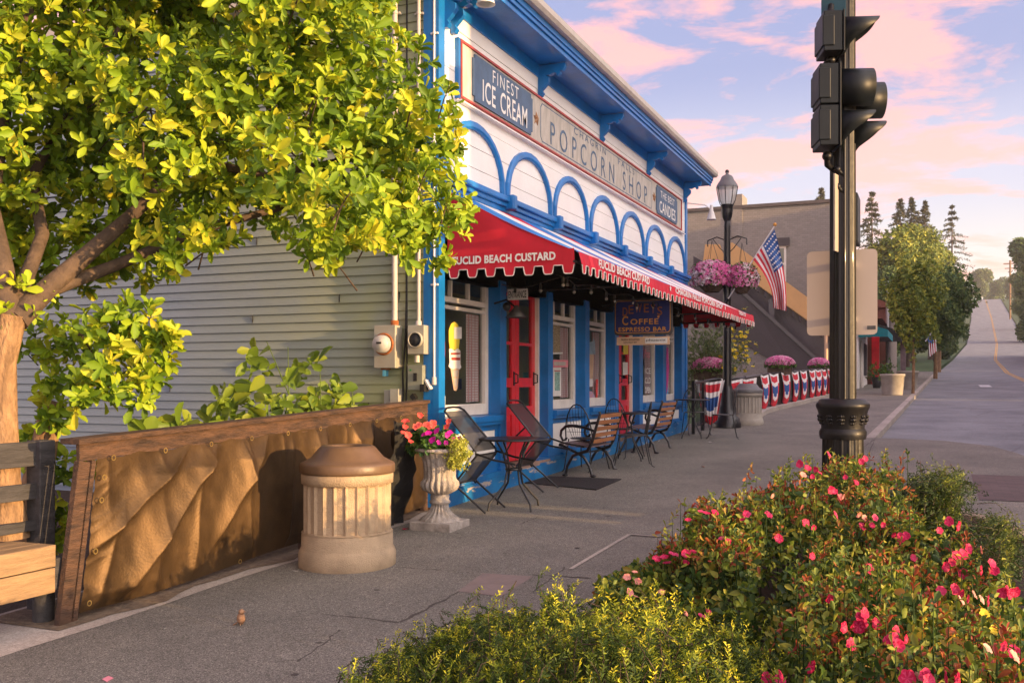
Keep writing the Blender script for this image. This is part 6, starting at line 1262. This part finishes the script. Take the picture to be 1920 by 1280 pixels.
for i, (px, top, d_, l) in enumerate(((1762, 533, 150, 'left wooden utility pole among the far trees'), (1776, 530, 165, 'right wooden utility pole among the far trees'), (1894, 488, 260, 'utility pole standing above the hill road'))):
    p = P(px, 650, d_); zb = zg(p.y)-1; t = thing('utility_pole', (p.x, p.y, zb), l, 'utility pole', 'wooden utility poles'); zt = P(px, top, d_).z; obj('pole', MB().tube([(p.x,p.y,zb),(p.x,p.y,zt)], .22, 8), m_trunk, t); obj('crossarm', MB().box((p.x-1.6,p.y-.1,zt-1),(p.x+1.6,p.y+.1,zt-.75)).box((p.x-1.3,p.y-.1,zt-2.2),(p.x+1.3,p.y+.1,zt-2)), m_trunk, t)
# ------------------------------------------------------------------ far trees
def bigtree(px, pyt, pyb, d_, wpx, label, mat, n=2600, leaf=.55, kind='round_tree', grp='tall roadside trees'):
    c = P(px, pyt, d_); rw = wpx/FP*d_/2; zb = zg(c.y)-1; H = c.z-zb; t = thing(kind, (c.x, c.y, zb), label, 'tree', grp)
    obj('trunk', MB().tube([(c.x,c.y,zb),(c.x+.3,c.y,zb+H*.4),(c.x,c.y,zb+H*.85)], [H*.022,H*.016,H*.006], 8), m_trunkd, t)
    V = []; lob = max(7, int(11))
    for i in range(lob):
        a = rng.uniform(0, 6.28); rr = rw*rng.uniform(.15, .62); zc_ = zb+H*rng.uniform(.28, .86); sr = rw*rng.uniform(.30, .5)*(1.15-.5*abs((zc_-zb)/H-.5)); m_ = n//lob
        v = unit(rng.normal(0, 1, (m_, 3))); V.append((np.array([c.x+rr*math.cos(a), c.y+rr*math.sin(a), min(zc_, c.z-sr*.8)])+v*sr*rng.uniform(.6, 1.05, (m_, 1)), v))
    Q = np.concatenate([a for a, _ in V]); Dn = np.concatenate([b for _, b in V]); VV, F, r = clusters(Q, Dn+np.array([[.3,-.2,.3]]), 4, leaf, .6, (30, 90), .5, simple=True, shoot=.3); nobj('crown', VV, F, mat, t, r); return t
def conifer(px, pyt, d_, wpx, label, lean=0):
    c = P(px, pyt, d_); rw = wpx/FP*d_/2; zb = zg(c.y)+3; H = c.z-zb; t = thing('spruce_tree', (c.x, c.y, zb), label, 'tree', 'spruces above the roadside trees'); obj('trunk', MB().tube([(c.x,c.y,zb),(c.x,c.y,c.z)], [.3,.05], 6), m_trunkd, t)
    tp_, dn_ = [], []
    for lv in range(17):
        f_ = lv/17; zz_ = c.z-min(rw*5.2, H*.8)*f_; rr = rw*1.35*(.05+1.15*f_**.75)*random.uniform(.6, 1.2)
        for k_ in range(6):
            a = random.uniform(0, 6.28); 
            for s_ in np.linspace(.15, 1, 7): tp_.append((c.x+rr*s_*math.cos(a), c.y+rr*s_*math.sin(a), zz_-rr*.22*s_**1.5+rr*.05)); dn_.append((math.cos(a), math.sin(a), -.15))
    VV, F, r = clusters(np.array(tp_), np.array(dn_), 5, .42, .3, (20, 80), .5, simple=True, shoot=.2); nobj('crown', VV, F, g_con, t, r)
ft_ = [(1618,430,120,110,g_far,'roadside tree rising just behind the pole and road sign'),(1660,415,105,120,g_far,'tall sunlit tree above the teal shop'),(1705,400,112,120,g_far,'tallest broad tree in the roadside row'),(1590,455,90,90,g_fard,'tree crowding in behind the shops'),(1745,410,130,110,g_far,'sunlit tree left of the hill road'),(1762,440,150,60,g_far,'thin topped tree overhanging the hill road'),(1640,500,85,120,g_fard,'darker tree behind the two shops'),(1700,500,95,110,g_fard,'dark green tree behind the slim street tree'),(1752,520,120,90,g_fard,'dark tree in front of the utility poles'),(1772,610,130,40,g_fard,'low round tree at the foot of the hill road'),(1550,470,110,80,g_far,'tree behind the black pole'),
       (1932,425,180,62,g_fard,'dark tree cut off by the right edge of the view'),(1925,500,215,50,g_fard,'dark tree right of the hill road'),(1940,560,180,50,g_fard,'low dark tree at the right edge of the hill road'),(1868,518,430,50,g_fard,'dark tree mass at the crest of the hill road'),(1900,520,400,34,g_fard,'dark tree just right of the crest of the road'),(1838,505,400,36,g_shr,'small pale tree standing at the crest of the road')]
for x, yt, d_, w_, m_, l in ft_: bigtree(x, yt, 650, d_, w_*1.3, l, m_, 3600, .40 if d_ < 160 else .75)
for x, yt, d_, w_, l in ((1540,356,150,34,'small spruce tip above the grey building roof'),(1635,364,130,62,'lone spruce just right of the black pole'),(1688,376,150,40,'first spruce of the close group of three'),(1709,374,150,40,'middle spruce of the close group of three'),(1734,380,150,44,'right spruce of the close group of three'),(1785,388,160,70,'ragged spruce standing nearest the hill road'),(1935,415,200,60,'dark spruce at the right edge of the view')): conifer(x, yt, d_, w_, l)
sheet('hill_verge', lambda y: kl(y)-40, lambda y: kl(y)-.3, -.05, m_grass, ys=[86, 110, 140, 170, 200, 235, 270, 300, 330, 360, 380, 393, 405]); sheet('far_verge', lambda y: kl(y)+10, lambda y: kl(y)+60, -.05, m_grass, ys=[60, 85, 110, 140, 170, 200, 235, 270, 300, 330, 360, 380, 393, 405])
# ------------------------------------------------------------------ unseen buildings across the street, added and spaced to shade this side
m_ob = brick('far_side_brick', (.22,.10,.07), (.26,.12,.08), (.3,.26,.22), 4, .4, .5, .2, (R(90), 0, R(90)))
for i, (y0, y1, h, l) in enumerate(((7.75, 35.2, 9.6, 'unseen long brick row across the street shading the shop'), (37.4, 63, 9.2, 'unseen second brick row across the street'), (64.2, 88, 6.5, 'unseen third brick row across the street'), (90.5, 150, 5.0, 'unseen farthest brick row across the street'))):
    t = thing('unseen_brick_row', (18, (y0+y1)/2, 0), l, 'building', 'unseen brick rows across the street'); z = zg((y0+y1)/2); obj('wall', MB().box((13, y0, -.4), (24, y1, z+h)), m_ob, t); obj('cornice', MB().box((12.7, y0, z+h), (24, y1, z+h+.3)), m_wtrim, t)
    n = max(2, int((y1-y0)/3.2))
    for k_ in range(n):
        yy = y0+(k_+.5)*(y1-y0)/n
        for zz_ in (z+.9, z+5): obj('window', MB().box((12.95, yy-.7, zz_), (13.0, yy+.7, zz_+1.9)), m_dark, t)
# ------------------------------------------------------------------ morning haze
hz = MB().box((-165, -40, -4), (165, 905, 80)); o = obj('haze', hz, None or bpy.data.materials.new('haze_air')); o['kind'] = 'stuff'
hm = o.data.materials[0]; hm.use_nodes = True; hm.node_tree.nodes.clear(); vo = hm.node_tree.nodes.new('ShaderNodeOutputMaterial'); vp = hm.node_tree.nodes.new('ShaderNodeVolumePrincipled')
vp.inputs['Color'].default_value = (.95, .92, .90, 1); vp.inputs['Density'].default_value = .00042; vp.inputs['Anisotropy'].default_value = .2; hm.node_tree.links.new(vp.outputs[0], vo.inputs['Volume'])
